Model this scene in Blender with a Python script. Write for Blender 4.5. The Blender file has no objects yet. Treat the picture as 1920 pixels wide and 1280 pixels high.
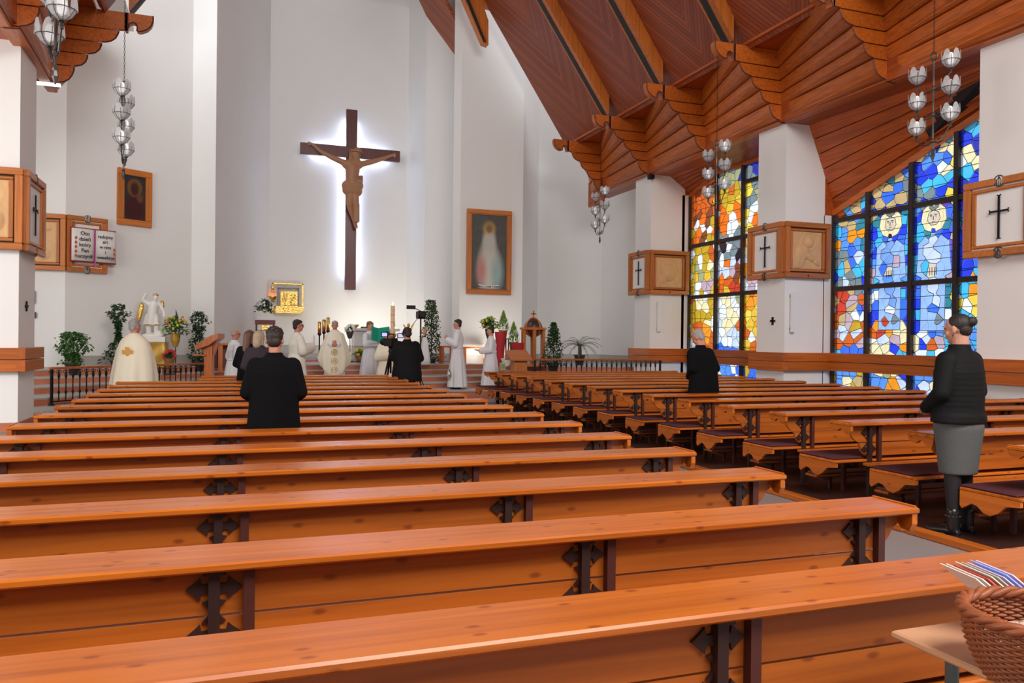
import bpy, bmesh, math, random
from mathutils import Vector, Matrix
random.seed(7)
S = bpy.context.scene
COL = S.collection
PI = math.pi
# ---------------------------------------------------------------- camera
YAW, PIT, ROL, FPX, EYE = 0.342, -0.0035, 0.0107, 1483.0, 1.5
F_ = Vector((math.sin(YAW)*math.cos(PIT), math.cos(YAW)*math.cos(PIT), math.sin(PIT)))
R0 = Vector((math.cos(YAW), -math.sin(YAW), 0)); U0 = R0.cross(F_)
R_ = R0*math.cos(ROL)+U0*math.sin(ROL); U_ = -R0*math.sin(ROL)+U0*math.cos(ROL)
cd = bpy.data.cameras.new('camera'); cam = bpy.data.objects.new('camera', cd); COL.objects.link(cam)
cd.sensor_width = 36; cd.lens = FPX/1920*36; cd.clip_start = .05; cd.clip_end = 300
cam.matrix_world = Matrix(((R_.x,U_.x,-F_.x,0),(R_.y,U_.y,-F_.y,0),(R_.z,U_.z,-F_.z,EYE),(0,0,0,1)))
S.camera = cam
S.view_settings.view_transform = 'Standard'; S.view_settings.look = 'None'
S.view_settings.exposure = 0.43; S.view_settings.gamma = 1; S.view_settings.use_curve_mapping = False
# ---------------------------------------------------------------- world and lights
W = bpy.data.worlds.new('world'); S.world = W; W.use_nodes = True
bg = W.node_tree.nodes['Background']; bg.inputs[0].default_value = (.93, .96, 1, 1); bg.inputs[1].default_value = 1.2
def area(name, loc, to, sx, sy, power, col=(1, 1, 1)):
    l = bpy.data.lights.new(name, 'AREA'); l.shape = 'RECTANGLE'; l.size = sx; l.size_y = sy; l.energy = power; l.color = col
    o = bpy.data.objects.new(name, l); COL.objects.link(o); o.location = loc
    o.rotation_euler = (Vector(to)-Vector(loc)).to_track_quat('-Z', 'Y').to_euler(); return o
area('rear_fill_light', (3.5, -3.6, 9.6), (3.7, 9.5, 0.0), 9, 4.5, 1350, (1, .97, .93))  # added fill from high behind the camera; the rear wall has no window
area('left_aisle_fill_light', (-9.5, 9, 3.6), (4, 12, 3.0), 14, 5, 700, (1, .97, .93))  # added fill from the left aisle; its outer wall has no window
area('sanctuary_fill_light', (-1.5, 17.5, 13.0), (4.5, 27, 3.0), 4, 3, 130, (.96, .98, 1))  # added fill for the apse walls from above, not a modelled window

area('altar_patch_fill', (4.2, 25.0, 1.5), (4.2, 27, 2.2), .9, .3, 26, (1, .93, .82))  # added light making the warm bright patch behind the altar, no lamp there
area('altar_patch_fill', (7.2, 22.2, 1.0), (7.3, 23, 1.5), .8, .3, 12, (1, .93, .82))  # added light making the bright patch low on the picture panel
# ---------------------------------------------------------------- pixel to place (all points get real depth)
def ray(u, v): return F_ + R_*((u-960)/FPX) - U_*((v-640)/FPX)
def at(u, v, X=None, Y=None, Z=None, d=None):
    r = ray(u, v)
    if X is not None: t = X/r.x
    elif Y is not None: t = Y/r.y
    elif Z is not None: t = (Z-EYE)/r.z
    else: t = d
    return Vector((0, 0, EYE))+r*t
# ---------------------------------------------------------------- materials
def srgb(r, g, b):
    f = lambda c: ((c/255+.055)/1.055)**2.4 if c > 10 else c/255/12.92
    return (f(r), f(g), f(b), 1)
MATS = {}
def mat(name, col, rough=.5, metal=0, spec=.5, noise=0, nscale=8, bump=0, bscale=60, emit=None, estr=0, alpha=None, coat=0, sheen=0):
    if name in MATS: return MATS[name]
    m = bpy.data.materials.new(name); m.use_nodes = True; MATS[name] = m
    nt = m.node_tree; n = nt.nodes; b = n['Principled BSDF']; L = nt.links.new
    b.inputs['Base Color'].default_value = col; b.inputs['Roughness'].default_value = rough
    b.inputs['Metallic'].default_value = metal; b.inputs['Specular IOR Level'].default_value = spec
    b.inputs['Coat Weight'].default_value = coat; b.inputs['Sheen Weight'].default_value = sheen
    tc = n.new('ShaderNodeTexCoord')
    if noise:
        t = n.new('ShaderNodeTexNoise'); t.inputs['Scale'].default_value = nscale; t.inputs['Detail'].default_value = 4
        L(tc.outputs['Object'], t.inputs['Vector'])
        mx = n.new('ShaderNodeMix'); mx.data_type = 'RGBA'
        mx.inputs[6].default_value = tuple(max(0, c*(1-noise)) for c in col[:3])+(1,)
        mx.inputs[7].default_value = tuple(min(1, c*(1+noise)) for c in col[:3])+(1,)
        L(t.outputs['Fac'], mx.inputs[0]); L(mx.outputs[2], b.inputs['Base Color'])
    if bump:
        t = n.new('ShaderNodeTexNoise'); t.inputs['Scale'].default_value = bscale; t.inputs['Detail'].default_value = 3
        L(tc.outputs['Object'], t.inputs['Vector'])
        bp = n.new('ShaderNodeBump'); bp.inputs['Strength'].default_value = bump; bp.inputs['Distance'].default_value = .01
        L(t.outputs['Fac'], bp.inputs['Height']); L(bp.outputs[0], b.inputs['Normal'])
    if emit: b.inputs['Emission Color'].default_value = emit; b.inputs['Emission Strength'].default_value = estr
    if alpha is not None: b.inputs['Alpha'].default_value = alpha
    return m
def wood(name, base, dark, axis='X', rough=.35, knots=True, gscale=1.0, coat=.2, kd=.7):
    if name in MATS: return MATS[name]
    m = bpy.data.materials.new(name); m.use_nodes = True; MATS[name] = m
    nt = m.node_tree; n = nt.nodes; b = n['Principled BSDF']; L = nt.links.new
    tc = n.new('ShaderNodeTexCoord'); oi = n.new('ShaderNodeObjectInfo')
    sc = n.new('ShaderNodeVectorMath'); sc.operation = 'SCALE'; sc.inputs[0].default_value = (37, 53, 29)
    L(oi.outputs['Random'], sc.inputs['Scale'])
    ad = n.new('ShaderNodeVectorMath'); ad.operation = 'ADD'; L(tc.outputs['Object'], ad.inputs[0]); L(sc.outputs[0], ad.inputs[1])
    def mp(a, c):
        k = n.new('ShaderNodeMapping'); v = [c*gscale]*3; v['XYZ'.index(axis)] = a*gscale; k.inputs['Scale'].default_value = v
        L(ad.outputs[0], k.inputs['Vector']); return k
    g = n.new('ShaderNodeTexNoise'); g.inputs['Scale'].default_value = 1; g.inputs['Detail'].default_value = 5; g.inputs['Distortion'].default_value = .6
    L(mp(.9, 22).outputs[0], g.inputs['Vector'])
    cr = n.new('ShaderNodeValToRGB'); cr.color_ramp.elements[0].position = .32; cr.color_ramp.elements[1].position = .58
    cr.color_ramp.elements[0].color = tuple(.5*a+.5*c for a, c in zip(base[:3], dark[:3]))+(1,); cr.color_ramp.elements[1].color = base
    L(g.outputs['Fac'], cr.inputs[0]); out = cr.outputs[0]
    # slow tone change from board to board
    hv = n.new('ShaderNodeHueSaturation'); hv.inputs['Saturation'].default_value = 1
    rm = n.new('ShaderNodeMapRange'); rm.inputs[3].default_value = .84; rm.inputs[4].default_value = 1.12
    L(oi.outputs['Random'], rm.inputs[0]); L(rm.outputs[0], hv.inputs['Value']); L(out, hv.inputs['Color']); out = hv.outputs[0]
    if knots:
        v = n.new('ShaderNodeTexVoronoi'); v.voronoi_dimensions = '2D'; v.inputs['Scale'].default_value = 1; v.inputs['Randomness'].default_value = 1
        sx = n.new('ShaderNodeSeparateXYZ'); L(ad.outputs[0], sx.inputs[0]); i0 = 'XYZ'.index(axis); o2 = [i for i in range(3) if i != i0]
        a1 = n.new('ShaderNodeMath'); a1.operation = 'ADD'; L(sx.outputs[o2[0]], a1.inputs[0]); L(sx.outputs[o2[1]], a1.inputs[1])
        wv = n.new('ShaderNodeMath'); wv.operation = 'MULTIPLY'; wv.inputs[1].default_value = 10*gscale; L(a1.outputs[0], wv.inputs[0])
        wu = n.new('ShaderNodeMath'); wu.operation = 'MULTIPLY'; wu.inputs[1].default_value = 4.5*gscale; L(sx.outputs[i0], wu.inputs[0])
        cb = n.new('ShaderNodeCombineXYZ'); L(wu.outputs[0], cb.inputs[0]); L(wv.outputs[0], cb.inputs[1]); L(cb.outputs[0], v.inputs['Vector'])
        r2 = n.new('ShaderNodeMapRange'); r2.inputs[1].default_value = .05; r2.inputs[2].default_value = .12; r2.inputs[3].default_value = kd; r2.inputs[4].default_value = 0
        L(v.outputs['Distance'], r2.inputs[0])
        # only some cells carry a knot
        gt = n.new('ShaderNodeMath'); gt.operation = 'GREATER_THAN'; gt.inputs[1].default_value = .5
        sp = n.new('ShaderNodeSeparateColor'); L(v.outputs['Color'], sp.inputs[0]); L(sp.outputs[0], gt.inputs[0])
        ml = n.new('ShaderNodeMath'); ml.operation = 'MULTIPLY'; L(r2.outputs[0], ml.inputs[0]); L(gt.outputs[0], ml.inputs[1])
        mx = n.new('ShaderNodeMix'); mx.data_type = 'RGBA'; L(ml.outputs[0], mx.inputs[0]); L(out, mx.inputs[6]); mx.inputs[7].default_value = dark
        out = mx.outputs[2]
    L(out, b.inputs['Base Color']); b.inputs['Roughness'].default_value = rough; b.inputs['Coat Weight'].default_value = coat; b.inputs['Coat Roughness'].default_value = .18
    bp = n.new('ShaderNodeBump'); bp.inputs['Strength'].default_value = .12; bp.inputs['Distance'].default_value = .004
    L(g.outputs['Fac'], bp.inputs['Height']); L(bp.outputs[0], b.inputs['Normal'])
    return m
PINE = dict(base=(.60, .158, .015, 1), dark=(.22, .035, .006, 1))
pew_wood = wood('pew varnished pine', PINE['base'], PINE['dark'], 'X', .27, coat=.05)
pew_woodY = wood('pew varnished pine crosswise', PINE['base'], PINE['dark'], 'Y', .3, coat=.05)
back_wood_shaded = wood('pew back shaded pine', (.45, .115, .010, 1), (.15, .024, .004, 1), 'X', .45, gscale=.85, coat=0)  # darker copy of the pew pine, shade on the backs put into the colour
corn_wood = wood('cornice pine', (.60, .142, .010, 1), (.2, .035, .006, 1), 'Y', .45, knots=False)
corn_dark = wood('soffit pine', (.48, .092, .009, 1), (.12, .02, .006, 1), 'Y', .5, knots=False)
rib_wood = wood('rib pine', (.58, .16, .014, 1), (.2, .04, .01, 1), 'Z', .45, knots=False)
band_wood = wood('band pine', (.52, .125, .012, 1), (.2, .035, .008, 1), 'Y', .4, knots=False)
band_woodX = wood('band pine crosswise', (.54, .132, .013, 1), (.2, .035, .008, 1), 'X', .4, knots=False)
frame_wood = wood('frame pine', (.56, .18, .032, 1), (.25, .06, .015, 1), 'Z', .45, gscale=1.5, kd=.45)
frame_woodX = wood('frame pine crosswise', (.56, .18, .032, 1), (.25, .06, .015, 1), 'X', .45, gscale=1.5, kd=.45)
relief_wood = mat('carved limewood', (.72, .43, .2, 1), .55, noise=.15, nscale=5)
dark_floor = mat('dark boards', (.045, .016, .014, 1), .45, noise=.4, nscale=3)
white_wall = mat('white plaster', (.80, .80, .785, 1), .9, noise=.02, nscale=1.5, bump=.08, bscale=30)
white_col = mat('white painted pillar', (.87, .87, .86, 1), .85, bump=.05, bscale=30)
black_iron = mat('black iron', (.012, .012, .013, 1), .45, metal=.6)
dark_brown = mat('dark bronze iron', (.035, .014, .012, 1), .55, metal=.2)
brown_iron = mat('brown steel', (.09, .025, .02, 1), .45, metal=.2)
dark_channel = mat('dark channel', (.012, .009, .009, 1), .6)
pewter = mat('pewter iron', (.12, .115, .11, 1), .38, metal=.8)
gold = mat('gold', (.78, .52, .15, 1), .3, metal=1, bump=1, bscale=22)
gold_matte = mat('gold cloth', (.5, .3, .05, 1), .4, metal=.35, bump=.2, bscale=12)
plaster = mat('plaster white', (.82, .8, .76, 1), .5, bump=.15, bscale=20)
terracotta = mat('terracotta', (.5, .165, .085, 1), .5, noise=.22, nscale=4)
stone = mat('grey stone', (.42, .40, .38, 1), .45, noise=.18, nscale=60)
terrazzo = mat('terrazzo', (.27, .25, .25, 1), .4, noise=.35, nscale=140)
cushion_m = mat('maroon cushion', (.09, .028, .036, 1), .85, noise=.2, nscale=40, spec=.15)
kneel_m = mat('worn kneeler leather', (.14, .085, .075, 1), .5, noise=.3, nscale=20)
# ---------------------------------------------------------------- mesh helpers
class M:
    def __init__(s): s.v = []; s.f = []
    def add(s, vs, fs):
        o = len(s.v); s.v += [tuple(p) for p in vs]; s.f += [tuple(i+o for i in f) for f in fs]; return s
    def box(s, x0, x1, y0, y1, z0, z1):
        return s.add([(x0,y0,z0),(x1,y0,z0),(x1,y1,z0),(x0,y1,z0),(x0,y0,z1),(x1,y0,z1),(x1,y1,z1),(x0,y1,z1)],
                     [(0,3,2,1),(4,5,6,7),(0,1,5,4),(1,2,6,5),(2,3,7,6),(3,0,4,7)])
    def bbox(s, x0, x1, y0, y1, z0, z1, b=.006):
        """box with chamfered long top and bottom edges all round"""
        r = [(x0+b,y0+b,z0),(x1-b,y0+b,z0),(x1-b,y1-b,z0),(x0+b,y1-b,z0)]
        q = lambda z: [(x0,y0,z),(x1,y0,z),(x1,y1,z),(x0,y1,z)]
        vs = r+q(z0+b)+q(z1-b)+[(a[0],a[1],z1) for a in r]
        fs = [(3,2,1,0),(12,13,14,15)]
        for k in range(3):
            for i in range(4): j = (i+1) % 4; fs.append((k*4+i,k*4+j,k*4+4+j,k*4+4+i))
        return s.add(vs, fs)
    def prism(s, poly, axis, a, b):
        n = len(poly)
        def P(p, t): return {'X': (t,p[0],p[1]), 'Y': (p[0],t,p[1]), 'Z': (p[0],p[1],t)}[axis]
        vs = [P(p, a) for p in poly]+[P(p, b) for p in poly]
        fs = [tuple(range(n)), tuple(range(2*n-1, n-1, -1))]+[(i,i+n,(i+1) % n+n,(i+1) % n) for i in range(n)]
        return s.add(vs, fs)
    def loft(s, rings, cap=True, closed=True):
        n = len(rings[0]); vs = [p for r in rings for p in r]; fs = []
        for k in range(len(rings)-1):
            for i in range(n if closed else n-1):
                j = (i+1) % n; fs.append((k*n+i,k*n+j,(k+1)*n+j,(k+1)*n+i))
        if cap and closed: fs += [tuple(range(n-1,-1,-1)), tuple(range((len(rings)-1)*n, len(rings)*n))]
        return s.add(vs, fs)
    def tube(s, pts, r, n=8, cap=True):
        pts = [Vector(p) for p in pts]; rs = r if isinstance(r, (list, tuple)) else [r]*len(pts)
        rings = []; up = None
        for i, p in enumerate(pts):
            d = (pts[min(i+1, len(pts)-1)]-pts[max(i-1, 0)]).normalized()
            if up is None: up = Vector((0,0,1)) if abs(d.z) < .9 else Vector((1,0,0))
            a = d.cross(up).normalized(); up = a.cross(d).normalized()
            rings.append([p+(a*math.cos(t*2*PI/n)+up*math.sin(t*2*PI/n))*rs[i] for t in range(n)])
        return s.loft(rings, cap)
    def lathe(s, prof, c=(0,0,0), n=16, ax='Z'):
        rings = []
        for r, h in prof:
            ring = []
            for t in range(n):
                a = t*2*PI/n; x, y = r*math.cos(a), r*math.sin(a)
                ring.append({'Z': (c[0]+x,c[1]+y,c[2]+h), 'Y': (c[0]+x,c[1]+h,c[2]+y), 'X': (c[0]+h,c[1]+x,c[2]+y)}[ax])
            rings.append(ring)
        return s.loft(rings, True)
    def ball(s, c, r, n=12, m=8):
        r = r if isinstance(r, (tuple, list)) else (r, r, r); rings = []
        for k in range(m+1):
            ph = PI*(k+.02)/(m+.04)-PI/2
            rings.append([(c[0]+r[0]*math.cos(ph)*math.cos(t*2*PI/n), c[1]+r[1]*math.cos(ph)*math.sin(t*2*PI/n), c[2]+r[2]*math.sin(ph)) for t in range(n)])
        return s.loft(rings, True)
    def torus(s, c, R, r, axis='Y', n=20, k=6, sx=1):
        rings = []
        for i in range(n+1):
            a = i*2*PI/n; ring = []
            for j in range(k):
                b = j*2*PI/k; rr = R+r*math.cos(b); x, y, z = rr*math.cos(a)*sx, rr*math.sin(a), r*math.sin(b)
                ring.append({'Y': (c[0]+x,c[1]+z,c[2]+y), 'X': (c[0]+z,c[1]+x,c[2]+y), 'Z': (c[0]+x,c[1]+y,c[2]+z)}[axis])
            rings.append(ring)
        return s.loft(rings, False)
    def xf(s, mtx):
        s.v = [tuple(mtx @ Vector(p)) for p in s.v]; return s
    def join(s, o): return s.add(o.v, o.f)
def mesh_of(m, name, material, smooth=False):
    me = bpy.data.meshes.new(name); me.from_pydata(m.v, [], m.f); me.validate()
    bm = bmesh.new(); bm.from_mesh(me); bmesh.ops.recalc_face_normals(bm, faces=bm.faces); bm.to_mesh(me); bm.free()
    if material: me.materials.append(material)
    if smooth:
        for p in me.polygons: p.use_smooth = True
    return me
def put(name, me, parent=None, loc=None, rotz=None):
    o = bpy.data.objects.new(name, me); COL.objects.link(o)
    if parent: o.parent = parent
    if loc is not None: o.location = loc
    if rotz is not None: o.rotation_euler = (0, 0, rotz)
    return o
def part(name, m, material, parent=None, smooth=False, loc=None, rotz=None): return put(name, mesh_of(m, name, material, smooth), parent, loc, rotz)
def thing(name, label, cat, loc=(0,0,0), rotz=0, group=None):
    o = bpy.data.objects.new(name, None); COL.objects.link(o); o.location = loc; o.rotation_euler = (0, 0, rotz); o.empty_display_size = .1
    o['label'] = label; o['category'] = cat
    if group: o['group'] = group
    return o
def tag(o, label, cat, group=None):
    o['label'] = label; o['category'] = cat
    if group: o['group'] = group
    return o
def struct(name, m, material, smooth=False, label=None):
    o = part(name, m, material, None, smooth); o['kind'] = 'structure'
    if label: o['label'] = label
    return o
def sroot(name, label=None, loc=(0,0,0)):
    o = bpy.data.objects.new(name, None); COL.objects.link(o); o.location = loc; o['kind'] = 'structure'
    if label: o['label'] = label
    return o
def kids(o): return [c for c in bpy.data.objects if c.parent == o]
def dup(o, parent=None, tree=None):
    c = o.copy(); COL.objects.link(c)
    if parent: c.parent = parent
    for ch in (tree or TREE(o)).get(o.name, []): dup(ch, c, tree or TREE(o))
    return c
_T = {}
def TREE(o):
    d = {}
    for x in bpy.data.objects:
        if x.parent: d.setdefault(x.parent.name, []).append(x)
    return d
def copy_thing(o, loc, label, rotz=None):
    t = TREE(o); c = dup(o, None, t); c.location = loc; c['label'] = label
    if rotz is not None: c.rotation_euler = (0, 0, rotz)
    return c
def blob(m, name, material, parent, voxel=.01, smooth=2, loc=None):
    """fuse overlapping closed shapes into one continuous surface"""
    me = mesh_of(m, name+'_src', material); o = bpy.data.objects.new(name+'_src', me); COL.objects.link(o)
    r = o.modifiers.new('r', 'REMESH'); r.mode = 'VOXEL'; r.voxel_size = voxel; r.use_smooth_shade = True
    if smooth: q = o.modifiers.new('s', 'SMOOTH'); q.iterations = smooth; q.factor = .5
    dg = bpy.context.evaluated_depsgraph_get(); ev = o.evaluated_get(dg)
    out = bpy.data.meshes.new_from_object(ev); out.name = name
    bpy.data.objects.remove(o); bpy.data.meshes.remove(me)
    if not out.materials: out.materials.append(material)
    for p in out.polygons: p.use_smooth = True
    return put(name, out, parent, loc)
# ================================================================ THE SETTING
XR, XL, CX = 10.45, -3.05, 3.7       # pillar planes, nave axis
floor = struct('floor', M().box(-12, 16, -6, 30, -.12, 0), terrazzo)
# ---- aisle tiles of the floor: terracotta border strip in front of the first step
struct('trim_floor_border', M().box(2.75, 5.6, 15.9, 19.6, 0, .006), terracotta)
# ---- steps and platform (five rises), wide at the left, narrow towards the right
def step_poly(k):
    # (left edge points, centre, right) for the front edge of each tread
    L0 = [(-3.3,14.6), (-3.55,15.9), (-3.9,17.1), (-4.1,18.0), (-4.3,18.6)][k]
    L1 = [(-2.95,15.05), (-3.2,16.3), (-3.45,17.4), (-3.55,18.3), (-3.6,19.1)][k]
    A = [(.2,18.9), (.35,19.9), (.3,20.4), (.35,21.3), (.3,21.7)][k]
    B = [(7.0,18.9), (7.0,20.2), (7.0,20.8), (7.0,21.9), (7.0,22.2)][k]
    C = [(7.6,18.9), (7.7,20.0), (7.8,20.2), (7.9,20.4), (8.0,20.6)][k]
    D = [(12.6,18.6), (12.6,18.8), (12.6,19.0), (12.6,19.2), (12.6,19.4)][k]
    return [L0, L1, A, B, C, D, (12.6,28.2), (-5.2,28.2), (-5.2, L0[1])]
ZS = [.2, .34, .475, .61, .75]; zprev = 0
for k, z in enumerate(ZS):
    r = sroot('trim_%d' % (k+1), 'wide terracotta step with grey stone nosing')
    p = step_poly(k)
    part('riser', M().prism(p, 'Z', zprev, z-.03), terracotta, r)
    cx_, cy_ = 4, 24
    q = [(x+(-.02 if x < cx_ else .02), y-.025) if y < 28 else (x, y) for x, y in p]
    part('tread', M().prism(q, 'Z', z-.03, z), stone, r)
    zprev = z-.03
# upper dais
r = sroot('trim_6', 'grey stone dais under the tabernacle wall')
part('riser', M().box(.6, 6.1, 25.2, 27.2, .75, .86), stone, r); part('tread', M().box(.9, 5.9, 25.7, 27.2, .86, .97), stone, r)
part('carpet', M().box(.4, 6.5, 24.0, 25.15, .75, .765), mat('pink carpet', (.5, .07, .08, 1), .9), r)

# ---- apse wall, folded in vertical panels
AP = [(-3.56,20.4), (-.97,22.05), (-.40,21.95), (1.15,27.0), (5.72,27.0), (5.98,25.5), (6.9,24.6), (6.62,24.0), (6.33,23.25), (6.5,23.03), (8.5,23.0), (9.8,25.0), (11.8,24.2), (12.15,22.6), (12.5,21.4)]
def wallseg(name, a, b, z0, z1, th=.25, m=white_wall, up=.25):
    a = Vector((a[0], a[1])); b = Vector((b[0], b[1])); d = (b-a).normalized(); n = Vector((-d.y, d.x))*th
    q = [a, b, b+n, a+n]
    return struct(name, M().prism([(p.x, p.y) for p in q], 'Z', z0, z1), m)
names = ['wall_apse_left', 'wall_apse_left', 'wall_apse_left', 'wall_apse_centre', 'wall_apse_right', 'wall_apse_right', 'wall_apse_right', 'wall_apse_right', 'wall_apse_right', 'wall_apse_picture', 'wall_apse_right', 'wall_apse_right', 'wall_apse_right', 'wall_apse_right']
for i in range(len(AP)-1):
    wallseg(names[i], AP[i], AP[i+1], 0, 17)
    if i not in (6, 7): wallseg('baseboard_apse', AP[i], AP[i+1], .6, 1.0 if i != 3 else 1.22, -.05, stone)
# left of the apse: pillar-like wall end with its front towards the nave
struct('wall_left', M().box(-6.2, -3.56, 20.4, 20.9, 0, 17), white_col)
struct('wall_far_right', M().box(12.5, 12.75, 19.9, 21.6, 0, 9), white_wall)
struct('wall_left_aisle', M().prism([(-9.8, 20.4), (-6.2, 20.4), (-6.2, 20.6), (-9.8, 20.6)], 'Z', 0, 9), white_col)

struct('wall_rear', M().box(-10.5, 13, -6.2, -6.0, 0, 16), white_wall); struct('wall_left_outer', M().box(-10.7, -10.5, -6.2, 20.6, 0, 9), white_wall)
struct('wall_right_outer', M().box(12.0, 12.2, -6.0, 8.0, 0, 9), white_wall); struct('wall_right_outer', M().box(11.5, 12.0, 7.9, 8.76, 0, 7.4), white_wall)
struct('ceiling_left_aisle', M().box(-10.6, -2.2, -6.1, 20.5, 8.6, 8.7), white_wall)
# ---- pillars
def pillar(name, x0, x1, y0, y1, z1=5.95):
    r = sroot(name)
    part('shaft', M().box(x0, x1, y0, y1, 0, z1), white_col, r)
    part('plinth', M().box(x0-.02, x1+.02, y0-.02, y1+.02, 0, .14), terracotta, r)
    return r
YC = {1: 21.2, 2: 18.5, 3: 15.8, 4: 13.12, 5: 10.42, 6: 7.72, 7: 5.02, 8: 2.32}
pillar('wall_right_pillar', XR, 11.48, 18.5, 19.35, 5.88); pillar('wall_right_pillar', XR, 11.42, 13.1, 13.98, 5.88)
pillar('wall_right_pillar', XR, 11.42, 7.85, 8.76, 5.88); pillar('wall_right_pillar', XR, 11.42, 2.5, 3.4, 5.88)
for y0, z1 in ((18.5, 5.40), (13.1, 4.09), (7.85, 4.1)):
    struct('wall_right', M().box(11.4, 11.74, y0, y0+.3, 0, z1), white_col)
pillar('wall_left_pillar', XL-1.0, XL, 13.9, 14.95, 5.95); pillar('wall_left_pillar', XL-1.0, XL, 8.0, 8.95, 5.95)

# ---- stepped timber cornice: seven stacked boards per bay, fanning out to the scrolled corbel end
LAY = [[(.0,7.30),(.0,7.21),(.03,7.12),(.09,7.05),(.16,7.01),(.22,6.99),(.27,7.00),(.26,7.07),(.29,7.13),(.34,7.14),(.39,7.11),(.41,7.03),(.42,6.98),(.56,6.97)],
       [(.56,6.97),(.57,6.91),(.61,6.82),(.68,6.76),(.76,6.73),(.84,6.72)],
       [(.84,6.72),(.84,6.66),(.87,6.58),(.93,6.52),(1.0,6.49),(1.06,6.48)],
       [(1.06,6.48),(1.06,6.41),(1.09,6.33),(1.15,6.27),(1.22,6.245),(1.27,6.24)],
       [(1.27,6.24),(1.27,6.16),(1.30,6.07),(1.35,5.99),(1.43,5.94),(1.52,5.92)],
       [(1.52,5.92),(1.52,5.88),(1.72,5.87)]]
maroon_edge = mat('maroon edge', (.10, .02, .015, 1), .5)
def cornice_bay(name, side, ynear, yfar, label=None):
    """side=+1: right row of pillars, boards lean out towards -X"""
    r = sroot(name, label)
    xr = lambda d: (8.78+d) if side > 0 else 2*CX-(8.78+d)
    xb = 10.55 if side > 0 else 2*CX-10.55
    xf = lambda d: (10.18+.14*d) if side > 0 else 2*CX-(10.18+.14*d)
    nose = [(d, z) for d, z in LAY[0] if d <= .42]+[(.46, 6.98), (.46, 7.30)]
    part('nose_board', M().prism([(xr(d), z) for d, z in nose], 'Y', ynear, ynear+.16), corn_wood, r)
    part('edge_moulding', M().tube([(xr(d)-.004*side, ynear-.004, z-.004) for d, z in nose[:-3]], .013, 5), maroon_edge, r)
    for k, L in enumerate([[(.42,7.30),(.42,6.98),(.56,6.97)]]+LAY[1:]):
        g = .02 if k else 0
        P = [(d, z-(g if i == 0 else 0)) for i, (d, z) in enumerate(L)]
        ztop, zbot = P[0][1], P[-1][1]
        near = [(xr(d), ynear, z) for d, z in P]+[(xb, ynear, zbot), (xb, ynear, ztop-.004)]
        far = [(xf(d), yfar+.02, z) for d, z in P]+[(xb, yfar+.02, zbot), (xb, yfar+.02, ztop-.004)]
        o = part('plank', M().loft([near, far]), corn_wood, r)
        # dark edge strip on the scroll profile, as in the photo
        part('edge_moulding', M().tube([(xr(d)-.004*side, ynear-.004, z-.004) for d, z in P], .013, 5), maroon_edge, r)
    return r
tn = 10
for k in range(1, 8):
    cornice_bay('trim_%d' % tn, 1, YC[k], YC[k]+2.7 if k > 1 else YC[k]+.9, 'stepped timber cornice board stack ending in a scrolled corbel'); tn += 1
for k in range(3, 8):
    cornice_bay('trim_%d' % tn, -1, YC[k], YC[k]+2.7 if k > 3 else YC[k]+.5, 'stepped timber cornice on the left row of pillars'); tn += 1
# beam and soffit under the cornice
r = sroot('trim_%d' % tn, 'long timber beam resting on the right row of pillars'); tn += 1
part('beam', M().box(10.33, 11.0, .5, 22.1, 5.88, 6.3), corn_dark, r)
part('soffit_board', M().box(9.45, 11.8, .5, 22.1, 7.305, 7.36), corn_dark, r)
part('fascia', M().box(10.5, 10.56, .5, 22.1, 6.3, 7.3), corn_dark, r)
# corbel end box of the last bay towards the apse, seen from the aisle side
r = sroot('trim_%d' % tn, 'boxed timber end of the right cornice above the side wall'); tn += 1
part('panel', M().box(10.3, 10.42, 21.2, 22.1, 5.55, 6.3), corn_dark, r)
r = sroot('trim_%d' % tn, 'long timber beam resting on the left row of pillars'); tn += 1
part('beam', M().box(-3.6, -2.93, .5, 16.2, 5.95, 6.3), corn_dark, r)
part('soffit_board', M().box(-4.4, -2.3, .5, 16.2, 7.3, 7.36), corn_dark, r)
# soffits sloping out from the beam to the window heads (five boards each)
def head(Y, yl):            # window head, rising from the pillar towards mid bay
    t = max(0, yl-Y)
    return 4.13+.345*t if yl < 14 else 5.40+.3*min(t, 1.3)
for yl, yr in ((13.1, 8.76), (18.5, 13.98), (7.85, 3.4)):
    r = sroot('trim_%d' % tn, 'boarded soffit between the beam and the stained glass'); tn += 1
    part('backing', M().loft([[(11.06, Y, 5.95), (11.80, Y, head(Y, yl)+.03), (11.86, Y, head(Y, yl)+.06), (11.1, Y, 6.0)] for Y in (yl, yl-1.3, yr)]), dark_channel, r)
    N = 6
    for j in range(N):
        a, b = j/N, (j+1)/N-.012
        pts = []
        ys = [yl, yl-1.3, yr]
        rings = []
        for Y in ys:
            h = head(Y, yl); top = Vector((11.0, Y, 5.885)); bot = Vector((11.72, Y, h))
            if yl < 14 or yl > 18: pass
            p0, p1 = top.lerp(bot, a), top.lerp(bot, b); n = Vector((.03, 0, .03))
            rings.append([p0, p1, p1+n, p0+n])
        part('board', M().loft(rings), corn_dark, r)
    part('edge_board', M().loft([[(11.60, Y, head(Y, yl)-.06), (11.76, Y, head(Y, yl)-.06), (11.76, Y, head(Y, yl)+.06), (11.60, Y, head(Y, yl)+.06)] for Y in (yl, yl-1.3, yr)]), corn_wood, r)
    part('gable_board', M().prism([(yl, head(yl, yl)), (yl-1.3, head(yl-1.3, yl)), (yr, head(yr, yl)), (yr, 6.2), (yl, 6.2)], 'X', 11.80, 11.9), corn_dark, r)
for y0, z0, z1 in ((13.1, 4.09, 5.88), (18.5, 5.4, 5.88), (7.85, 4.1, 5.88)): struct('trim_%d' % tn, M().box(11.40, 11.98, y0+.01, y0+.12, z0, z1), corn_dark); tn += 1
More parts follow.
